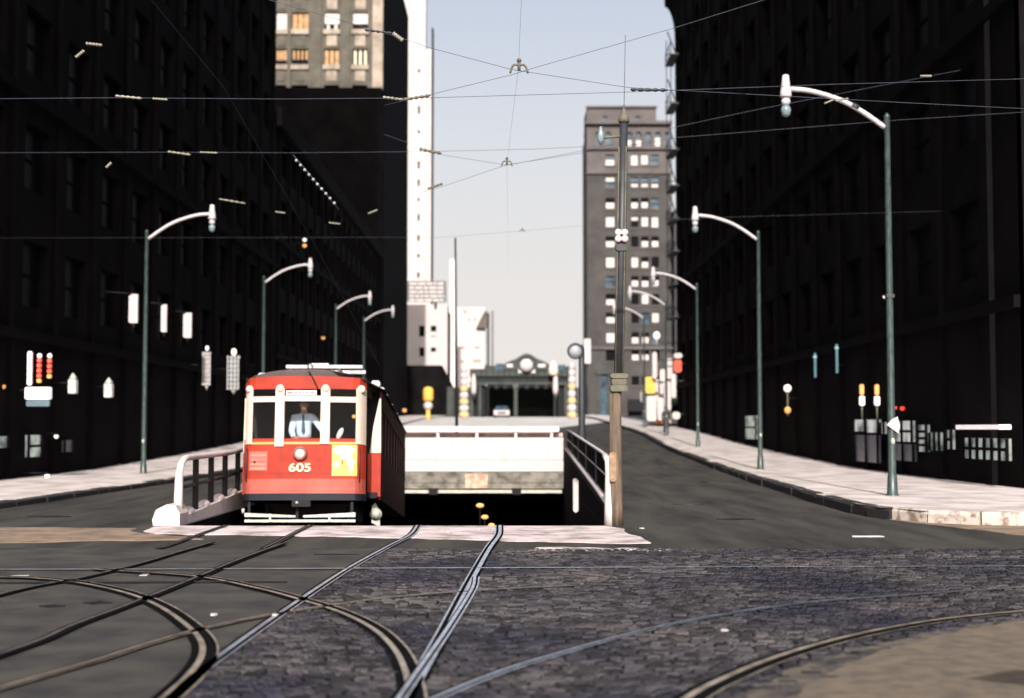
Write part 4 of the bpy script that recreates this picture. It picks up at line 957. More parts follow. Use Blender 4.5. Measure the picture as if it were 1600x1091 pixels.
# left shop window
def shopwin(px0, px1, ya, yb, Yf, label, side, m, cols_, rows_w, xplane, head=None, parent=None):
    """display window lying in the facade plane x = xplane; px range read at that plane"""
    Ya = xplane * FPX / (px0 - 800); Yb = xplane * FPX / (px1 - 800)
    y_a, y_b = min(Ya, Yb), max(Ya, Yb); Ym = (y_a + y_b) / 2; pxm = (px0 + px1) / 2
    z1, z0 = P(pxm, ya, Ym).z, P(pxm, yb, Ym).z; s = -1 if side > 0 else 1
    rx = xplane + (s * .02)
    root = MB().box(min(rx, rx + s * .08) - parent.location.x, max(rx, rx + s * .08) - parent.location.x, y_a - parent.location.y, y_b - parent.location.y, z0, z1).build('shop_window', m, parent)
    for k in range(cols_ + 1):
        yy = y_a + (y_b - y_a) * k / cols_; MB().box(min(rx + s * .081, rx + s * .14) - parent.location.x, max(rx + s * .081, rx + s * .14) - parent.location.x, yy - .05 - parent.location.y, yy + .05 - parent.location.y, z0, z1).build('mullion', trim_dark, root)
    for k in range(1, rows_w + 1):
        zz_ = z0 + (z1 - z0) * k / (rows_w + 1); MB().box(min(rx + s * .081, rx + s * .13) - parent.location.x, max(rx + s * .081, rx + s * .13) - parent.location.x, y_a - parent.location.y, y_b - parent.location.y, zz_ - .04, zz_ + .04).build('glazing_bar', trim_dark, root)
    if head: MB().box(min(rx, rx + s * .3) - parent.location.x, max(rx, rx + s * .3) - parent.location.x, y_a - parent.location.y, y_b - parent.location.y, P(pxm, head[1], Ym).z, P(pxm, head[0], Ym).z).build('glow_strip', neon_w if head[2] else lit_panel, root)  # glowing strip along the top of the window
XR = 12.10; XL = -15.02
shopwin(1580, 1511, 685, 718, 0, '', 1, shop_a, 6, 1, XR, (664, 671, 1), br)
shopwin(1492, 1484, 672, 702, 0, '', 1, shop_a, 1, 1, XR, None, br)
shopwin(1473, 1458, 676, 704, 0, '', 1, shop_a, 2, 0, XR, None, br)
shopwin(1453, 1439, 664, 706, 0, '', 1, shop_a, 1, 3, XR, None, br)
shopwin(1430, 1399, 658, 690, 0, '', 1, shop_b, 2, 1, XR, None, br)
shopwin(1386, 1381, 660, 678, 0, '', 1, shop_b, 1, 0, XR, None, br)
shopwin(1377, 1358, 656, 676, 0, '', 1, shop_b, 1, 0, XR, None, br)
shopwin(1356, 1339, 656, 674, 0, '', 1, shop_b, 1, 0, XR, None, br)
shopwin(1376, 1340, 680, 722, 0, '', 1, shop_d, 2, 0, XR, None, br)
shopwin(1432, 1399, 694, 720, 0, '', 1, shop_d, 2, 0, XR, None, br)
shopwin(1184, 1167, 650, 686, 0, '', 1, shop_a, 1, 1, XR, None, br)
shopwin(40, 61, 680, 714, 0, '', -1, shop_a, 1, 1, XL, None, bl1)
shopwin(97, 110, 688, 706, 0, '', -1, shop_d, 1, 0, XL, None, bl1)
shopwin(-12, 8, 682, 700, 0, '', -1, shop_a, 1, 0, XL, None, bl1)
for px, Y, lab in ((1347, 48.0, 'left of two amber topped white tube lamps over the right shop windows'), (1370.5, 46.0, 'amber topped white tube lamp closest to the nearest right lamp pole')):
    k = Y / FPX; root = empty('tube_lamp', P(px, 655, Y), 0, lab, 'lamp', 'tube lamps over the right shop windows'); z0 = root.location.z; zt = lambda y_: P(px, y_, Y).z - z0
    MB().cbox(-3 * k, 3 * k, -.05, .05, zt(617), zt(601), .03).build('amber_tube', lamp_amber, root)
    MB().cbox(-3.8 * k, 3.8 * k, -.07, .07, zt(634), zt(619), .04).build('white_tube', neon_w, root)
    MB().tube([(0, 0, zt(634)), (0, 0, 0)], .03, 6).build('stem', olive_m, root)
gl = empty('globe_lamp', P(1231, 660, 61), 0, 'white globe over a smaller amber globe on the dark right facade', 'lamp'); z0 = gl.location.z; k = 61 / FPX
MB().ball((0, 0, P(1231, 607, 61).z - z0), 6 * k, 12).build('white_globe', lamp_white, gl)
MB().ball((0, 0, P(1231, 641, 61).z - z0), 5 * k, 12, sz=1.1).build('amber_globe', lamp_amber, gl)
MB().tube([(0, 0, P(1231, 610, 61).z - z0), (0, 0, P(1231, 650, 61).z - z0)], .04, 6).build('stem', olive_m, gl)
MB().tube([(0, 0, P(1231, 622, 61).z - z0), (1.0, 0, P(1231, 622, 61).z - z0)], .03, 6).build('bracket', blk, gl)
for px, ya, yb, Y, lab in ((1274, 552, 590, 56, 'faint teal blade sign on the right facade, farther one'), (1308, 538, 583, 52, 'faint teal blade sign on the right facade, nearer one')):
    z0 = P(px, yb, Y).z; k = Y / FPX; root = empty('blade_sign', (at(px, Y), Y, z0), 0, lab, 'sign', 'teal blade signs on the right facade')
    MB().cbox(-1.6 * k, 1.6 * k, -.05, .05, 0, P(px, ya, Y).z - z0, .01).build('sign_face', mat('dim_teal_%d' % px, (.05, .12, .14), .5, emit=(.06, .16, .2, .5)), root)
    MB().ball((0, 0, P(px, ya + 6, Y).z - z0), 3.2 * k, 8).build('knob', mat('teal_knob_%d' % px, (.2, .3, .3), .5, emit=(.3, .45, .45, .5)), root)
    MB().tube([(0, 0, .3), (12.3 - at(px, Y), 0, .3)], .02, 6).build('bracket', blk, root)

# sunlit cluster of shop signs at the far right
Y = 106.4
cl_z = lambda y_: P(1040, y_, Y).z
shop = empty('corner_shop', (at(1045, Y), Y + 3, g(Y)), 0, 'sunlit white corner shop front with red and green sign bands at the right sidewalk', 'shop'); L = shop.location
def cb_(a, c, ya, yb, d0, d1, m, nm, par=shop, ch=.08):
    LL = par.location
    return MB().cbox(at(a, Y) - LL.x, at(c, Y) - LL.x, Y + d0 - LL.y, Y + d1 - LL.y, cl_z(yb) - LL.z, cl_z(ya) - LL.z, ch).build(nm, m, par)
cb_(1026, 1070, 592, 662, 1.0, 8, paint_w, 'wall')
cb_(1049, 1066, 623, 632, .6, .98, signgreen, 'sign_band')
cb_(1050, 1066, 634, 643, .7, .98, darkglass, 'window')
cb_(1030, 1037, 640, 655, .85, .98, winblue, 'window')
cb_(1026, 1048, 657, 663, .8, .98, orange, 'plinth')
def vsign(a, c, ya, yb, d, m, label, cat='sign', grp='projecting signs of the sunlit corner shop'):
    if a > 1048: d -= 7
    zf2 = lambda y_: P(1040, y_, Y + d).z
    root = empty('projecting_sign', (at((a + c) / 2, Y + d), Y + d, zf2(yb)), 0, label, cat, grp); LL = root.location
    k = (Y + d) / FPX; h = zf2(ya) - zf2(yb)
    MB().cbox(-(c - a) / 2 * k, (c - a) / 2 * k, -.12, .12, 0, h, .12).build('sign_face', m, root)
    MB().tube([(0, .2, h * .7), (max(.8, 12.6 - LL.x), .2, h * .7)], .05, 6).build('bracket', slate_m, root)
    return root
vsign(1040, 1052, 551, 592, .2, paint_w, 'tallest white projecting sign with rounded top beside the red sign')
vsign(1053, 1066, 552, 560, .3, paint_w, 'small white cap sign directly above the red sign')
vsign(1053, 1065, 562, 582, .5, signred, 'red projecting sign at the edge of the black right building')
vsign(1031, 1040, 577, 618, .0, paint_w, 'white projecting sign left of the tallest one')
ys_ = vsign(1008, 1024, 589, 615, -.4, yel, 'yellow square projecting sign over the white shop signs')
vsign(1000.5, 1007, 611, 629, -.6, paint_w, 'lowest small white sign at the left end of the sunlit cluster')
vsign(1010, 1025, 618, 658, -.2, paint_w, 'broad white sign panel under the yellow sign')
vsign(1027, 1036, 621, 657, -.3, paint_w, 'low white panel added right of the broad one to brighten the cluster')  # this and the next white panels are added to brighten the grey wall
vsign(1037, 1048, 596, 656, -.5, paint_w, 'long white panel added to brighten the middle of the sunlit cluster')
vsign(1048.5, 1056, 584, 622, .3, paint_w, 'white panel added directly below the red sign to brighten the cluster')
vsign(1050, 1062, 644, 655, .3, paint_w, 'lowest white panel by the black right building')
vs1 = vsign(1019.5, 1026.5, 550, 592, -.8, paint_w, 'slim white vertical sign rising above the yellow sign')
gb = empty('globe_lamp', (at(1026.5, 106), 106, cl_z(540)), 0, 'white globe light above the slim white sign on the right', 'lamp'); 
MB().ball((0, 0, cl_z(525) - cl_z(540)), 5 * .05, 12, sz=1.15).build('globe', lamp_white, gb); MB().tube([(0, 0, 0), (0, 0, cl_z(528) - cl_z(540))], .05, 6).build('stem', alu_m, gb); MB().tube([(0, .1, .2), (3.2, .1, .2)], .04, 6).build('bracket', slate_m, gb)
# pedestrian near the shop
def person_far(px, py0, Y, label):
    base = Vector((at(px, Y), Y, g(Y) + .14)); root = empty('person', base, .2, label, 'person')
    b = MB(); b.tube([(-.09, 0, 0), (-.09, .02, .45), (-.07, 0, .85)], [.07, .075, .1], 8); b.build('leg', cap_m, root)
    b = MB(); b.tube([(.1, -.12, 0), (.1, -.03, .45), (.07, 0, .85)], [.07, .075, .1], 8); b.build('leg', cap_m, root)
    b = MB(); b.lathe([(.15, .82), (.18, .95), (.19, 1.2), (.21, 1.38), (.12, 1.47), (.055, 1.5), (.06, 1.55), (.1, 1.62), (.105, 1.7), (.07, 1.78), (.01, 1.8)], n=12); b.v = [(v[0], v[1] * .65, v[2]) for v in b.v]; b.build('body', slate_m, root)
    for s in (-1, 1): MB().tube([(s * .2, 0, 1.38), (s * .26, .0, 1.1), (s * .25, -.06, .85)], [.055, .048, .04], 8).build('arm', slate_m, root)
person_far(1040, 0, 92, 'person in dark clothes walking on the right sidewalk before the sunlit shop')

# ================================================================== wires
wr = 0
def wire(pts, r=.008, label='', sag=.0, group='overhead wires across the street'):
    pp = [Vector(p) for p in pts]
    b = MB(); b.tube(pp, r * .5, 5); o = b.build('span_wire', tealwire); tag(o, label, 'wire', group); return o
def WP(Y, *ps): return [P(px, py, Y) for px, py in ps]
wire(WP(20, (-420, 158), (180, 153), (440, 155), (673, 153), (984, 144), (1300, 132), (2000, 112)), label='lower straight span wire across the street by the upper wire fitting')
wire(WP(20.1, (60, -110), (400, -6), (622, 58), (672, 75), (800, 109), (981, 137), (1400, 160), (2000, 190)), label='span wire falling from upper left through the upper wire fitting')
wire(WP(20.2, (600, 165), (672, 148), (800, 117), (825, 109), (1050, 45), (1210, -5), (1500, -90)), label='span wire climbing to the upper right from the upper wire fitting')
wire(WP(28, (-400, 240), (260, 238), (455, 239), (672, 237), (840, 233), (1000, 225), (1058, 215), (1400, 188), (2000, 150)), label='middle span wire across the street through the lower wire fitting')
wire(WP(28.1, (600, 210), (690, 242), (790, 258), (1000, 225)), label='short guy wire from the left into the lower wire fitting')
wire(WP(28.2, (660, 300), (690, 292), (785, 260), (930, 232), (1058, 198), (1190, 170), (1500, 110)), label='oblique guy wire crossing the lower wire fitting to the right')
wire(WP(40, (-60, 372), (690, 371), (815, 361), (945, 350), (1120, 340), (1900, 318)), r=.006, label='thin lowest span wire in front of the far pole')
tw_ = [Vector((.25, -6, 6.5)), P(810, 106, 20), P(792, 257, 28), P(795, 430, 60)]
wire(tw_, r=.0035, label='trolley wire running along the street over the tracks')
wire([Vector((-4.0, -6, 6.5)), Vector((-4.1, 20, 6.5)), Vector((-4.1, 30, 5.4)), Vector((-4.1, 44, 3.6))], r=.006, label='trolley wire over the tram dipping toward the tunnel')
def fitting(px, py, Y, s, label):
    p = P(px, py, Y); root = empty('wire_fitting', p, 0, label, 'wire fitting', 'pull off fittings over the street')
    MB().ball((.0, 0, .12 * s), .035 * s, 10).build('hub', olive_m, root)
    MB().tube([(0, 0, .1 * s), (0, 0, -.02 * s)], .022 * s, 8).build('stem', olive_m, root)
    for sg in (-1, 1): MB().tube(smooth_path([(0, 0, .05 * s), (sg * .07 * s, 0, .06 * s), (sg * .11 * s, 0, .0), (sg * .125 * s, 0, -.06 * s)], 3), .016 * s, 7).build('arm', olive_m, root)
fitting(811, 108, 20, 1.0, 'upper and larger dark two armed fitting where the wires cross in the sky')
fitting(792, 256, 28, .85, 'lower and smaller dark fitting where the wires cross in the sky')
fitting(816, 361, 40, .6, 'tiny fitting on the lowest span wire')
def insulator(a, c, Y, r, m, label):
    p, q = P(*a, Y), P(*c, Y); d = q - p; n = 5; b = MB(); pts_ = [p + d * (i / (4 * n)) for i in range(4 * n + 1)]
    rad = [r * (1.0 if (i % 4) in (1, 2) else .55) for i in range(4 * n + 1)]; rad[0] = rad[-1] = r * .3
    b.tube(pts_, rad, 7); o = b.build('strain_insulator', m); tag(o, label, 'insulator', 'strain insulators on the overhead wires')
for a, c, Y, r, m, lab in [((985, 140), (1043, 141), 20, .028, slate_m, 'long dark insulator against the sky left of the right building'),
    ((630, 156), (673, 149), 20, .026, olive_m, 'dark insulator crossing the white tower'),
    ((598, 152), (630, 156), 20.05, .024, insul, 'pale insulator just left of the white tower'),
    ((655, 233), (690, 240), 28, .034, olive_m, 'dark insulator in front of the white tower on the middle wire'),
    ((668, 295), (692, 287), 28, .03, olive_m, 'short dark insulator at the right edge of the white tower'),
    ((614, 52), (630, 64), 20, .035, insul, 'bright insulator beside the sunlit upper storeys'),
    ((570, 47), (614, 52), 20.1, .02, slate_m, 'dark insulator over the corner of the sunlit storeys'),
    ((180, 150), (222, 154), 20, .022, insul, 'pale insulator on the long wire at far left'),
    ((238, 154), (262, 156), 20, .018, insul, 'second pale insulator on the long wire at far left'),
    ((262, 237), (298, 242), 28, .024, insul, 'pale insulator on the middle wire over the left lamps'),
    ((312, 238), (340, 239), 28, .018, insul, 'smaller pale insulator on the middle wire over the left lamps'),
    ((134, 68), (160, 71), 20, .026, insul, 'upper pale insulator in the dark upper left'),
    ((118, 90), (132, 79), 20, .026, insul, 'lower pale insulator in the dark upper left'),
    ((1288, 162), (1302, 156), 28, .022, insul, 'pale insulator under the arm of the nearest right lamp'),
    ((1306, 158), (1326, 154), 28, .022, insul, 'pale insulator close to the elbow of the nearest right lamp'),
    ((1438, 119), (1456, 119), 28, .026, insul, 'small pale insulator right of the nearest right lamp'),
    ((342, 311), (384, 318), 40, .022, insul, 'dim insulator above the nearest left lamp head'),
    ((430, 331), (446, 333), 40, .024, insul, 'dim insulator above the second left lamp'),
    ((575, 334), (590, 328), 40, .03, insul, 'dim insulator near the edge of the black left block'),
    ((514, 348), (532, 350), 40, .022, insul, 'dim insulator above the third left lamp'),
    ((166, 262), (174, 254), 28, .03, insul, 'single pale insulator over the nearest left lamp arm')]:
    insulator(a, c, Y, r, m, lab)
sc = empty('bead_string', P(458, 242, 28), 0, 'slanting string of small beads standing in for cornice reflections in the dark upper left', 'bead string'); p0 = sc.location  # beads take the place of faint reflections on a cornice
for i in range(10):
    p = P(463 + i * 6.6, 251 + i * 7.4, 28) - p0; MB().ball(p, .030, 8).build('bead', mat('dim_bead', (.35, .35, .4), .5) if i == 0 else MATS['dim_bead'], sc)
MB().tube([Vector((0, 0, 0)), P(530, 328, 28) - p0], .006, 5).build('cord', tealwire, sc)

# glowing amber balls on posts at the orange spots of the ramp
for i, (px, py, Y) in enumerate(((750, 790, 33), (757.5, 808, 29.2), (768, 821, 26.3))):
    p = P(px, py, Y); zf_ = RAMPZ(Y); root = empty('amber_ball', (p.x, Y, zf_), 0, ['farthest of the amber balls in the dark ramp', 'middle one of the amber balls in the dark ramp', 'nearest amber ball, just over the ramp edge'][i], 'lantern', 'glowing amber balls on the ramp')
    h = p.z - zf_; k = Y / FPX
    MB().ball((0, 0, h), 4.2 * k, 10, sx=1.5 - i * .1, sz=.85).build('lens', lamp_amber, root); MB().tube([(0, 0, 0), (0, 0, h - 3 * k)], .02, 6).build('post', trim_dark, root)

# ================================================================== the red tram
TY = 28.0; TX = at(472.5, TY)
tram = empty('tram', (TX, TY, RAMPZ(TY) + .0)); tag(tram, 'red streetcar numbered 605 with cream window posts climbing out of the tunnel ramp', 'tram')
tram.rotation_euler = (-math.atan(.1) * 1.0, 0, R(1.3))
K = TY / FPX; T0 = P(472.5, 670, TY).z
def X(px): return (px - 472.5) * K
def Z(py): return P(472.5, py, TY).z - tram.location.z
def fy(x):
    a = abs(x); return .10 * (a / 1.2) ** 2 + .26 * max(0, (a - 1.02) / .2) ** 2.2
def bow(b, x0, x1, z0, z1, y0=0, th=.05, n=None, mi=0):
    n = n or max(1, int(abs(x1 - x0) / .06)); vs = []
    for i in range(n + 1):
        x = x0 + (x1 - x0) * i / n; f = fy(x) + y0
        vs += [(x, f, z0), (x, f, z1), (x, f + th, z1), (x, f + th, z0)]
    fs = [(0, 1, 2, 3), (4 * n + 3, 4 * n + 2, 4 * n + 1, 4 * n)]
    for i in range(n):
        for k in range(4): fs.append((4 * i + k, 4 * (i + 1) + k, 4 * (i + 1) + (k + 1) % 4, 4 * i + (k + 1) % 4))
    b.add(vs, fs, mi, False); return b
W = X(569)     # half width of the vestibule front
bow(MB(), -W, W, Z(748), Z(694), 0).build('dash_panel', red_m, tram)
bow(MB(), -W, W, Z(771), Z(748) - .002, -.012).build('lower_dash_panel', red_low, tram)
bow(MB(), -W - .01, W + .01, Z(782), Z(771) - .003, -.07, .14).build('bumper', mat('bumper_iron', (.012, .012, .02), .5, spec=.2), tram)
b = MB(); n = 20; vs = []     # letterboard with a softly arched top
for i in range(n + 1):
    x = -W + 2 * W * i / n; zt_ = Z(585.5) - .03 * (abs(x) / W) ** 2 - .10 * max(0, (abs(x) - W * .88) / (W * .12)) ** 2
    vs += [(x, fy(x), Z(606)), (x, fy(x), zt_), (x, fy(x) + .06, zt_), (x, fy(x) + .06, Z(606))]
fs = [(0, 1, 2, 3), (4 * n + 3, 4 * n + 2, 4 * n + 1, 4 * n)] + [(4 * i + k, 4 * (i + 1) + k, 4 * (i + 1) + (k + 1) % 4, 4 * i + (k + 1) % 4) for i in range(n) for k in range(4)]
b.add(vs, fs).build('letterboard', red_m, tram)
bow(MB(), -W, W, Z(693.8), Z(690), -.015, .08).build('belt_rail', orange, tram)
bow(MB(), -W, W, Z(690) + .001, Z(684.5), .0, .06).build('window_sill', red_m, tram)
for a, c in ((379.5, 392), (428, 442), (499.5, 513.5), (554.5, 568.8)):
    xa, xc = X(a), X(c); bot = 693 if a != 428 else 697
    o = bow(MB(), xa, xc, Z(bot), Z(605), -.035, .13, n=4)
    cx = (xa + xc) / 2; o.lathe([((xc - xa) / 2, 0), ((xc - xa) / 2 * .8, .04), (.01, .05)], (cx, fy(cx) - .02, Z(605.5)), 14, axis='y')
    o.build('window_post', cream, tram)
bow(MB(), X(392) + .002, X(428) - .002, Z(626.5), Z(618), -.02, .06).build('transom_bar', cream, tram)
bow(MB(), X(442) + .002, X(499.5) - .002, Z(625.5), Z(617), -.02, .06).build('transom_bar', cream, tram)
bow(MB(), X(513.5) + .002, X(554.5) - .002, Z(627), Z(618.5), -.02, .06).build('transom_bar', cream, tram)
for a, c in ((392, 428), (442, 499.5), (513.5, 554.5)):
    bow(MB(), X(a) + .004, X(c) - .004, Z(684), Z(627), .02, .008).build('window_pane', glass_m, tram)
    if a != 442: bow(MB(), X(a) + .004, X(c) - .004, Z(617.5), Z(606.5), .02, .008).build('transom_pane', glass_m, tram)
ds = bow(MB(), X(444), X(492), Z(615.5), Z(608.5), .0, .03).build('destination_sign', mat('sign_blind', (.82, .76, .74), .5), tram)
def text(s, size, m, parent, loc, ext=.004, name='lettering', bold=.0):
    cu = bpy.data.curves.new(name, 'FONT'); cu.body = s; cu.size = size; cu.align_x = 'CENTER'; cu.align_y = 'CENTER'; cu.extrude = ext; cu.offset = bold
    o = bpy.data.objects.new(name, cu); COL.objects.link(o); o.parent = parent; o.location = loc; o.rotation_euler = (R(90), 0, 0)
    bpy.context.view_layer.update(); dg = bpy.context.evaluated_depsgraph_get(); me = bpy.data.meshes.new_from_object(o.evaluated_get(dg)); me.materials.clear(); me.materials.append(m)
    o2 = bpy.data.objects.new(name, me); COL.objects.link(o2); o2.parent = parent; o2.location = loc; o2.rotation_euler = (R(90), 0, 0); bpy.data.objects.remove(o); return o2
for i, (a, c) in enumerate(((446, 455), (458, 462), (463.5, 468), (469.5, 474), (475.5, 480), (481.5, 489))):
    bow(MB(), X(a), X(c), Z(613.8), Z(610.2), -.004, .003, n=2).build('sign_letter', mat('sign_ink_%d' % i, (.3, .2, .22), .6), ds)
t_ = text('605', .27, yellow_num, tram, (X(468.5), fy(0) - .02, Z(731)), bold=.005, name='number'); t_.scale = (1.12, .84, 1)
hl = MB().lathe([(.14, 0), (.145, .05), (.12, .09), (.1, .09), (.1, .03)], (X(468.5), .0, Z(708.5)), 24, axis='y').build('headlight', mat('headlight_rim', (.25, .09, .08), .4), tram)
MB().lathe([(.102, 0), (.095, .03), (.06, .05), (.01, .058)], (X(468.5), -.03, Z(708.5)), 20, axis='y').build('lens', lens_m, hl)
po = bow(MB(), X(518), X(557), Z(743.5), Z(694.8), -.022, .018).build('poster', poster_y, tram)
rp_ = random.Random(5)
for (px, py, a, c) in ((529, 704, 9, 7), (545, 703, 9, 7), (538, 712, 12, 6), (526, 725, 5, 6), (547, 722, 7, 8), (548, 733, 4, 5), (534, 699, 12, 4)):
    b = MB(); pts_ = [(X(px) + a * K * math.cos(t) * rp_.uniform(.8, 1.1), Z(py) + c * K * math.sin(t) * rp_.uniform(.8, 1.1)) for t in [i * .628 for i in range(10)]]
    b.prism_xz(pts_, fy(X(px)) - .032, fy(X(px)) - .024); b.build('poster_patch', paint_w, po)
MB().box(X(533.5), X(535), fy(X(534)) - .036, fy(X(534)) - .032, Z(726), Z(719)).build('poster_mark', trim_dark, po)
fd = bow(MB(), X(388), X(417), Z(735), Z(705), -.012, .012).build('faded_panel', mat('faded_pink_paint', (.62, .11, .085), .5, scale=4), tram)
for i in range(4): bow(MB(), X(390), X(415), Z(733 - i * 7), Z(730.5 - i * 7), -.016, .003, n=3).build('panel_line', mat('panel_pink_%d' % i, (.68, .2, .15), .5), fd)
MB().lathe([(.022, 0), (.02, .03)], (X(397), fy(X(397)) - .01, Z(721.5)), 8, axis='y').build('panel_knob', blk, fd)
seam_m = mat('seam_red', (.16, .02, .012), .6)
for zz_ in (739,): bow(MB(), -W + .02, W - .02, Z(zz_ + 1), Z(zz_), -.004, .003).build('dash_seam', seam_m, tram)
for px in (437, 508):
    bow(MB(), X(px - .6), X(px + .6), Z(747.5), Z(695), -.005, .004, n=1).build('dash_seam', seam_m, tram)
for px in (384, 561):
    o_ = MB(); o_.tube([(X(px), fy(X(px)) - .03, Z(752)), (X(px), fy(X(px)) - .09, Z(750)), (X(px), fy(X(px)) - .09, Z(702)), (X(px), fy(X(px)) - .03, Z(700))], .012, 6); o_.build('grab_handle', slate_m, tram)
rv = MB()
for i in range(31):
    x_ = -W + .08 + i * (2 * W - .16) / 30; rv.ball((x_, fy(x_) - .017, Z(767)), .009, 6)
o_ = rv.build('rivet_row', seam_m, tram); o_['kind'] = 'stuff'
# side walls, tapering vestibule and body
y_v = fy(W); BW = 1.43; yb0 = 1.55; yE = 11.2
for s in (-1, 1):
    if s < 0:
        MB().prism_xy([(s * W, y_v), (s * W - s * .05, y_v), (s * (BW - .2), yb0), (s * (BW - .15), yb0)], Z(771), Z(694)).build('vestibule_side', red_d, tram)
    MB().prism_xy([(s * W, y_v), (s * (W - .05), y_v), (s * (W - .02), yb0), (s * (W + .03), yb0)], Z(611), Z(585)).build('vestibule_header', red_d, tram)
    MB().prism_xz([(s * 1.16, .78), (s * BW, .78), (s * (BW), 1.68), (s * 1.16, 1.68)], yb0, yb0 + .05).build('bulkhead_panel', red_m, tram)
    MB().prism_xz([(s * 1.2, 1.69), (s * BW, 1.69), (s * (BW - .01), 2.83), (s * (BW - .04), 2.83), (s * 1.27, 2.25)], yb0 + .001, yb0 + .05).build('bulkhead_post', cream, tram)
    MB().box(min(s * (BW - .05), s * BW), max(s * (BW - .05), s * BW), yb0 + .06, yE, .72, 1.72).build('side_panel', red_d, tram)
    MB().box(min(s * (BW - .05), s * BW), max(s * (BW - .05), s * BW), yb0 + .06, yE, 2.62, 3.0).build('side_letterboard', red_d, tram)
    n = 9; wl = (yE - yb0 - .1) / n
    for k in range(n + 1):
        yy = yb0 + .07 + k * wl; MB().box(min(s * (BW - .06), s * (BW + .005)), max(s * (BW - .06), s * (BW + .005)), yy, yy + .1, 1.72, 2.62).build('side_window_post', red_d, tram)
    for k in range(n):
        yy = yb0 + .17 + k * wl; MB().box(min(s * (BW - .035), s * (BW - .03)), max(s * (BW - .035), s * (BW - .03)), yy + .002, yy + wl - .102, 1.722, 2.618).build('side_window_pane', darkglass, tram)
MB().box(-BW + .06, BW - .06, yb0 - .2, yE, .74, .86).build('floor', blk, tram)
MB().prism_xy([(-W + .06, .42), (W - .06, .42), (W - .02, yb0 - .21), (-W + .02, yb0 - .21)], .74, .86).build('vestibule_floor', blk, tram)
MB().box(-BW + .07, BW - .07, yb0 + .3, yb0 + .34, .87, 3.0).build('inner_bulkhead', blk, tram)
MB().box(-BW, BW, yE + .01, yE + .08, .74, 3.0).build('rear_wall', red_d, tram)
# roof
b = MB(); n = 14; secs = [(.03, W - .02, .0), (.35, W + .04, .05), (1.2, BW - .06, .1), (1.7, BW + .05, .14), (yE, BW + .05, .14), (yE + .5, BW - .1, .06)]; vs = []
for (yy, hwid, rise) in secs:
    for i in range(n + 1):
        t = -1 + 2 * i / n; zt_ = 3.04 + (.19 + rise) * (1 - abs(t) ** 2.6); y2 = yy + (fy(t * (W - .02)) if yy < .4 else 0); vs.append((t * hwid, y2, zt_))
m_ = n + 1
for j in range(len(secs) - 1):
    for i in range(n): b.add([], [], 0)
b.add(vs, [(j * m_ + i, j * m_ + i + 1, (j + 1) * m_ + i + 1, (j + 1) * m_ + i) for j in range(len(secs) - 1) for i in range(n)] + [tuple(range(m_))], 0, True); roof = b.build('roof', roof_m, tram)
MB().prism_xy([(-W + .05, .3), (W - .05, .3), (BW - .1, 1.5), (BW - .1, yE), (-BW + .1, yE), (-BW + .1, 1.5)], 2.95, 2.99).build('ceiling', blk, tram)
b = MB()
for yy in (1.2, 2.0): b.cbox(X(430), X(556), yy, yy + .14, 3.42, 3.49, .01)
b.build('roof_board', board_m, roof)
for xx in (-.45, .55): MB().box(xx, xx + .05, 1.15, 6, 3.30, 3.415).build('board_bearer', slate_m, roof)
MB().cbox(-.10, .32, 1.5, 2.3, 3.5, 3.57, .01).build('trolley_base', board_m, roof)
MB().tube([(.25, 1.9, 3.55), (.22, 6.5, 3.62), (.2, 10.5, 3.75)], .022, 8).build('trolley_pole', slate_m, roof)
MB().tube([(.18, 9.5, 3.4), (.1, 13.0, 5.0)], .02, 8).build('trolley_pole', slate_m, roof)
MB().tube(smooth_path([(.0, 1.7, 3.5), (.02, .6, 3.44), (.06, .12, 3.24), (.17, -.02, 3.05), (.27, -.03, 2.85)], 4), .013, 6).build('rope', blk, roof)
for yy, s, xx in ((.75, -1, .95), (1.9, 1, 1.28), (3.0, 1, 1.3), (4.1, 1, 1.3), (6.0, 1, 1.3), (8, 1, 1.3)):
    MB().cbox(s * xx - .09, s * xx + .09, yy, yy + .25, 3.12, 3.26, .03).build('ventilator', board_m, roof)
# underframe, wheels, life guard
tk = MB().box(-.9, .9, 1.2, 3.6, .3, .62).build('truck', blk, tram)
for yy in (1.5, 3.2, 8.4, 10.1):
    for s in (-1, 1):
        bw = MB().lathe([(.1, -.06), (.31, -.05), (.33, .05), (.36, .055), (.36, .09)], n=20); bw.v = [(s * .72 + v[2] * s, yy + v[0], .36 + v[1]) for v in bw.v]; bw.build('wheel', blk, tram)
MB().lathe([(.0, -.02), (.03, 0), (.028, .04), (.01, .05)], (X(466), -.1, Z(786)), 8, axis='y').build('coupler_pin', pale_iron, tram)
MB().box(-.18, .18, -.12, .4, .50, .63).build('coupler_pocket', blk, tram)
lg = MB().box(X(384), X(556), .02, .05, Z(816), Z(812)).build('life_guard', pale_iron, tram)
b = MB(); b.prism_xz([(X(384), Z(807.5)), (X(463), Z(808.5)), (X(463), Z(805.5)), (X(384), Z(801.5))], .0, .04); b.build('guard_slat', pale_iron, lg)
b = MB(); b.prism_xz([(X(475), Z(808.5)), (X(556), Z(808)), (X(556), Z(801)), (X(475), Z(805.5))], .0, .04); b.build('guard_slat', mat('pale_slat', (.6, .6, .55), .6), lg)
for px in (424, 516): MB().box(X(px - 1.5), X(px + 1.5), -.02, .0, Z(815), Z(803)).build('guard_clip', pale_iron, lg)
for px in (390, 465, 550): MB().box(X(px - 2), X(px + 2), .06, .12, Z(812), .6).build('guard_hanger', blk, lg)
MB().tube([(X(382), -.02, Z(802)), (X(382), -.03, Z(795))], .03, 8).build('guard_knob', paint_w, lg)
MB().lathe([(.0, 0), (.09, .01), (.13, .05)], (1.33, 1.75, .42), 14, axis='y').build('step_disc', pale_iron, tram)
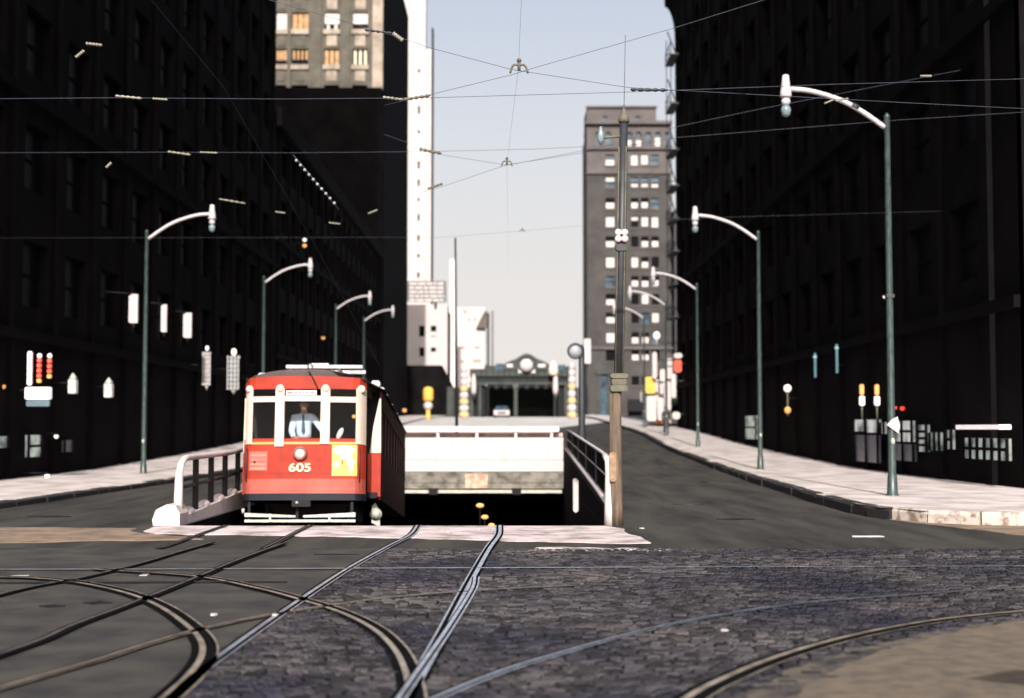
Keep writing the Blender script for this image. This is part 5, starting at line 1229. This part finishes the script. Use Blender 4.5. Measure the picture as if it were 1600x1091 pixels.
sp_ = MB().prism_xz([(1.24, .25), (1.42, .16), (1.4, .5), (1.32, .66), (1.25, .6)], 1.72, 1.74); sp_.build('wheel_guard', pale_iron, tram)
# interior fittings
MB().ball((X(548), .5, Z(645.5)), .042, 10).build('lamp_reflection', lamp_amber, tram)  # glowing ball in place of an interior lamp's reflection
b = MB(); b.ball((0, 0, 0), .13, 12, sx=.5, sy=.18); b.v = [(X(528) + v[0] * .8 + v[2] * .4, .25 + v[1], Z(675) + v[2] * .9 - v[0] * .3) for v in b.v]; b.build('mirror', paint_w, tram)
MB().lathe([(.14, .87), (.13, 1.75), (.17, 1.78), (.17, 1.86), (.05, 1.9)], (.38, .62, 0), 14).build('controller', slate_m, tram)
hdl = MB().tube([(.38, .62, 1.9), (.38, .55, 1.95), (.42, .42, 1.96)], .018, 8).build('controller_handle', mat('brass', (.6, .4, .15), .3, 1.0), tram)

# ================================================================== the driver
dr = empty('person', (0, 0, 0), 0, 'tram driver in pale blue shirt and dark tie standing behind the windscreen', 'person')
dr.matrix_world = Matrix.Translation((TX - .10, TY + .95, RAMPZ(TY + .95) + .86 + .10)) @ Matrix.Rotation(R(1.3), 4, 'Z')
def skinned(name, verts, edges, radii, m, parent, root_i=0, sub=2):
    me = bpy.data.meshes.new(name); me.from_pydata(verts, edges, []); o = bpy.data.objects.new(name, me); COL.objects.link(o)
    bpy.context.view_layer.objects.active = o
    md = o.modifiers.new('skin', 'SKIN'); md.use_smooth_shade = True
    for i, r in enumerate(radii):
        sv = me.skin_vertices[0].data[i]; sv.radius = r if isinstance(r, tuple) else (r, r); sv.use_root = (i == root_i)
    s = o.modifiers.new('sub', 'SUBSURF'); s.levels = sub; s.render_levels = sub
    bpy.context.view_layer.update(); dg = bpy.context.evaluated_depsgraph_get(); me2 = bpy.data.meshes.new_from_object(o.evaluated_get(dg)); me2.materials.clear(); me2.materials.append(m)
    bpy.data.objects.remove(o); o2 = bpy.data.objects.new(name, me2); COL.objects.link(o2); o2.parent = parent; return o2
# facing -Y (to the viewer).  height 1.75
V = [(0, 0, .95), (0, 0, 1.12), (0, -.01, 1.30), (0, 0, 1.43), (0, -.01, 1.50), (0, -.025, 1.57), (0, -.03, 1.66), (0, -.02, 1.73),      # 0-7 pelvis..crown
     (-.19, 0, 1.39), (-.25, -.05, 1.12), (-.17, -.27, .99), (-.13, -.36, .98),                                                # 8-11 his right arm (left in view), hand on brake
     (.19, 0, 1.39), (.34, -.07, 1.19), (.47, -.26, 1.03), (.50, -.36, 1.02),                                                  # 12-15 his left arm reaching the controller
     (-.1, 0, .9), (-.11, -.02, .48), (-.11, .02, .08), (-.11, -.14, .04), (.1, 0, .9), (.11, -.02, .48), (.11, .02, .08), (.11, -.14, .04)]
E = [(0, 1), (1, 2), (2, 3), (3, 4), (4, 5), (5, 6), (6, 7), (3, 8), (8, 9), (9, 10), (10, 11), (3, 12), (12, 13), (13, 14), (14, 15), (0, 16), (16, 17), (17, 18), (18, 19), (0, 20), (20, 21), (21, 22), (22, 23)]
Rd = [(.15, .11), (.135, .1), (.16, .115), (.12, .09), .055, (.072, .08), (.085, .098), (.06, .07), .06, .045, .034, .03, .06, .045, .034, .03, .085, .062, .042, .035, .085, .062, .042, .035]
# fingers
def fingers(wrist, dirv, side, base_i):
    global V, E, Rd
    d = Vector(dirv).normalized(); s_ = Vector((1, 0, 0)); ln = [.07, .08, .075, .06]
    for k in range(4):
        o_ = Vector(wrist) + s_ * (-.028 + k * .019) + d * .045; a = o_ + d * ln[k] * .55 + Vector((0, 0, -.008)); c = a + (d * .3 + Vector((0, 0, -.9))).normalized() * ln[k] * .5
        n0 = len(V); V += [tuple(o_), tuple(a), tuple(c)]; E += [(base_i, n0), (n0, n0 + 1), (n0 + 1, n0 + 2)]; Rd += [.009, .008, .007]
    o_ = Vector(wrist) + s_ * side * .035 + d * .01; c = o_ + (d + s_ * side * .8).normalized() * .04; n0 = len(V); V += [tuple(o_), tuple(c)]; E += [(base_i, n0), (n0, n0 + 1)]; Rd += [.011, .009]
fingers(V[11], (.1, -1, -.1), 1, 11); fingers(V[15], (.1, -1, -.1), -1, 15)
skinned('body', V, E, Rd, skin_m, dr)
SV = [V[i] for i in (0, 1, 2, 3, 4, 8, 9, 10, 12, 13, 14)]; SV[4] = (0, -.005, 1.475)
skinned('shirt', SV, [(0, 1), (1, 2), (2, 3), (3, 4), (3, 5), (5, 6), (6, 7), (3, 8), (8, 9), (9, 10)], [(.175, .13), (.165, .125), (.19, .135), (.145, .11), .07, .09, .072, .055, .09, .072, .055], shirt_m, dr)
skinned('trousers', [V[0], V[16], V[17], V[18], V[20], V[21], V[22]], [(0, 1), (1, 2), (2, 3), (0, 4), (4, 5), (5, 6)], [(.17, .13), .1, .08, .065, .1, .08, .065], cap_m, dr)
MB().prism_xz([(-.028, 1.45), (.028, 1.45), (.02, 1.40), (.042, 1.12), (.0, 1.06), (-.036, 1.12), (-.018, 1.40)], -.157, -.145).build('tie', tie_m, dr)
b = MB(); b.lathe([(.095, 1.70), (.105, 1.73), (.125, 1.79), (.12, 1.81), (.01, 1.82)], (0, -.025, 0), 18); b.build('cap', cap_m, dr)
b = MB(); b.prism_xy([(-.08, -.09), (.08, -.09), (.06, -.165), (0, -.185), (-.06, -.165)], 1.695, 1.708); b.build('cap_peak', cap_m, dr)
for s in (-1, 1):
    MB().ball((s * .034, -.117, 1.655), .012, 8).build('eye', curtain_w, dr); MB().ball((s * .088, -.02, 1.645), .022, 8, sx=.4, sz=1.4).build('ear', skin_m, dr)
MB().ball((0, -.128, 1.625), .016, 8, sz=1.5).build('nose', skin_m, dr); MB().box(-.024, .024, -.112, -.104, 1.588, 1.595).build('mouth', rust_m, dr)

# ================================================================== unseen board added outside the view, shaped to cast the lower right shadow
sg = empty('shadow_caster', (4.4, 5.9, 0), 0, 'unseen board on a post added to cast the shadow on the concrete at lower right', 'sign')
MB().prism_xz([(-1.42, 2.28), (-1.0, 2.05), (-.1, 2.05), (.3, 2.15), (.3, 2.42), (-1.0, 2.5)], -.02, .02).build('board', paint_w, sg)
MB().lathe([(.05, 0), (.045, 2.6)], (.1, .06, 0), 10).build('post', slate_m, sg)
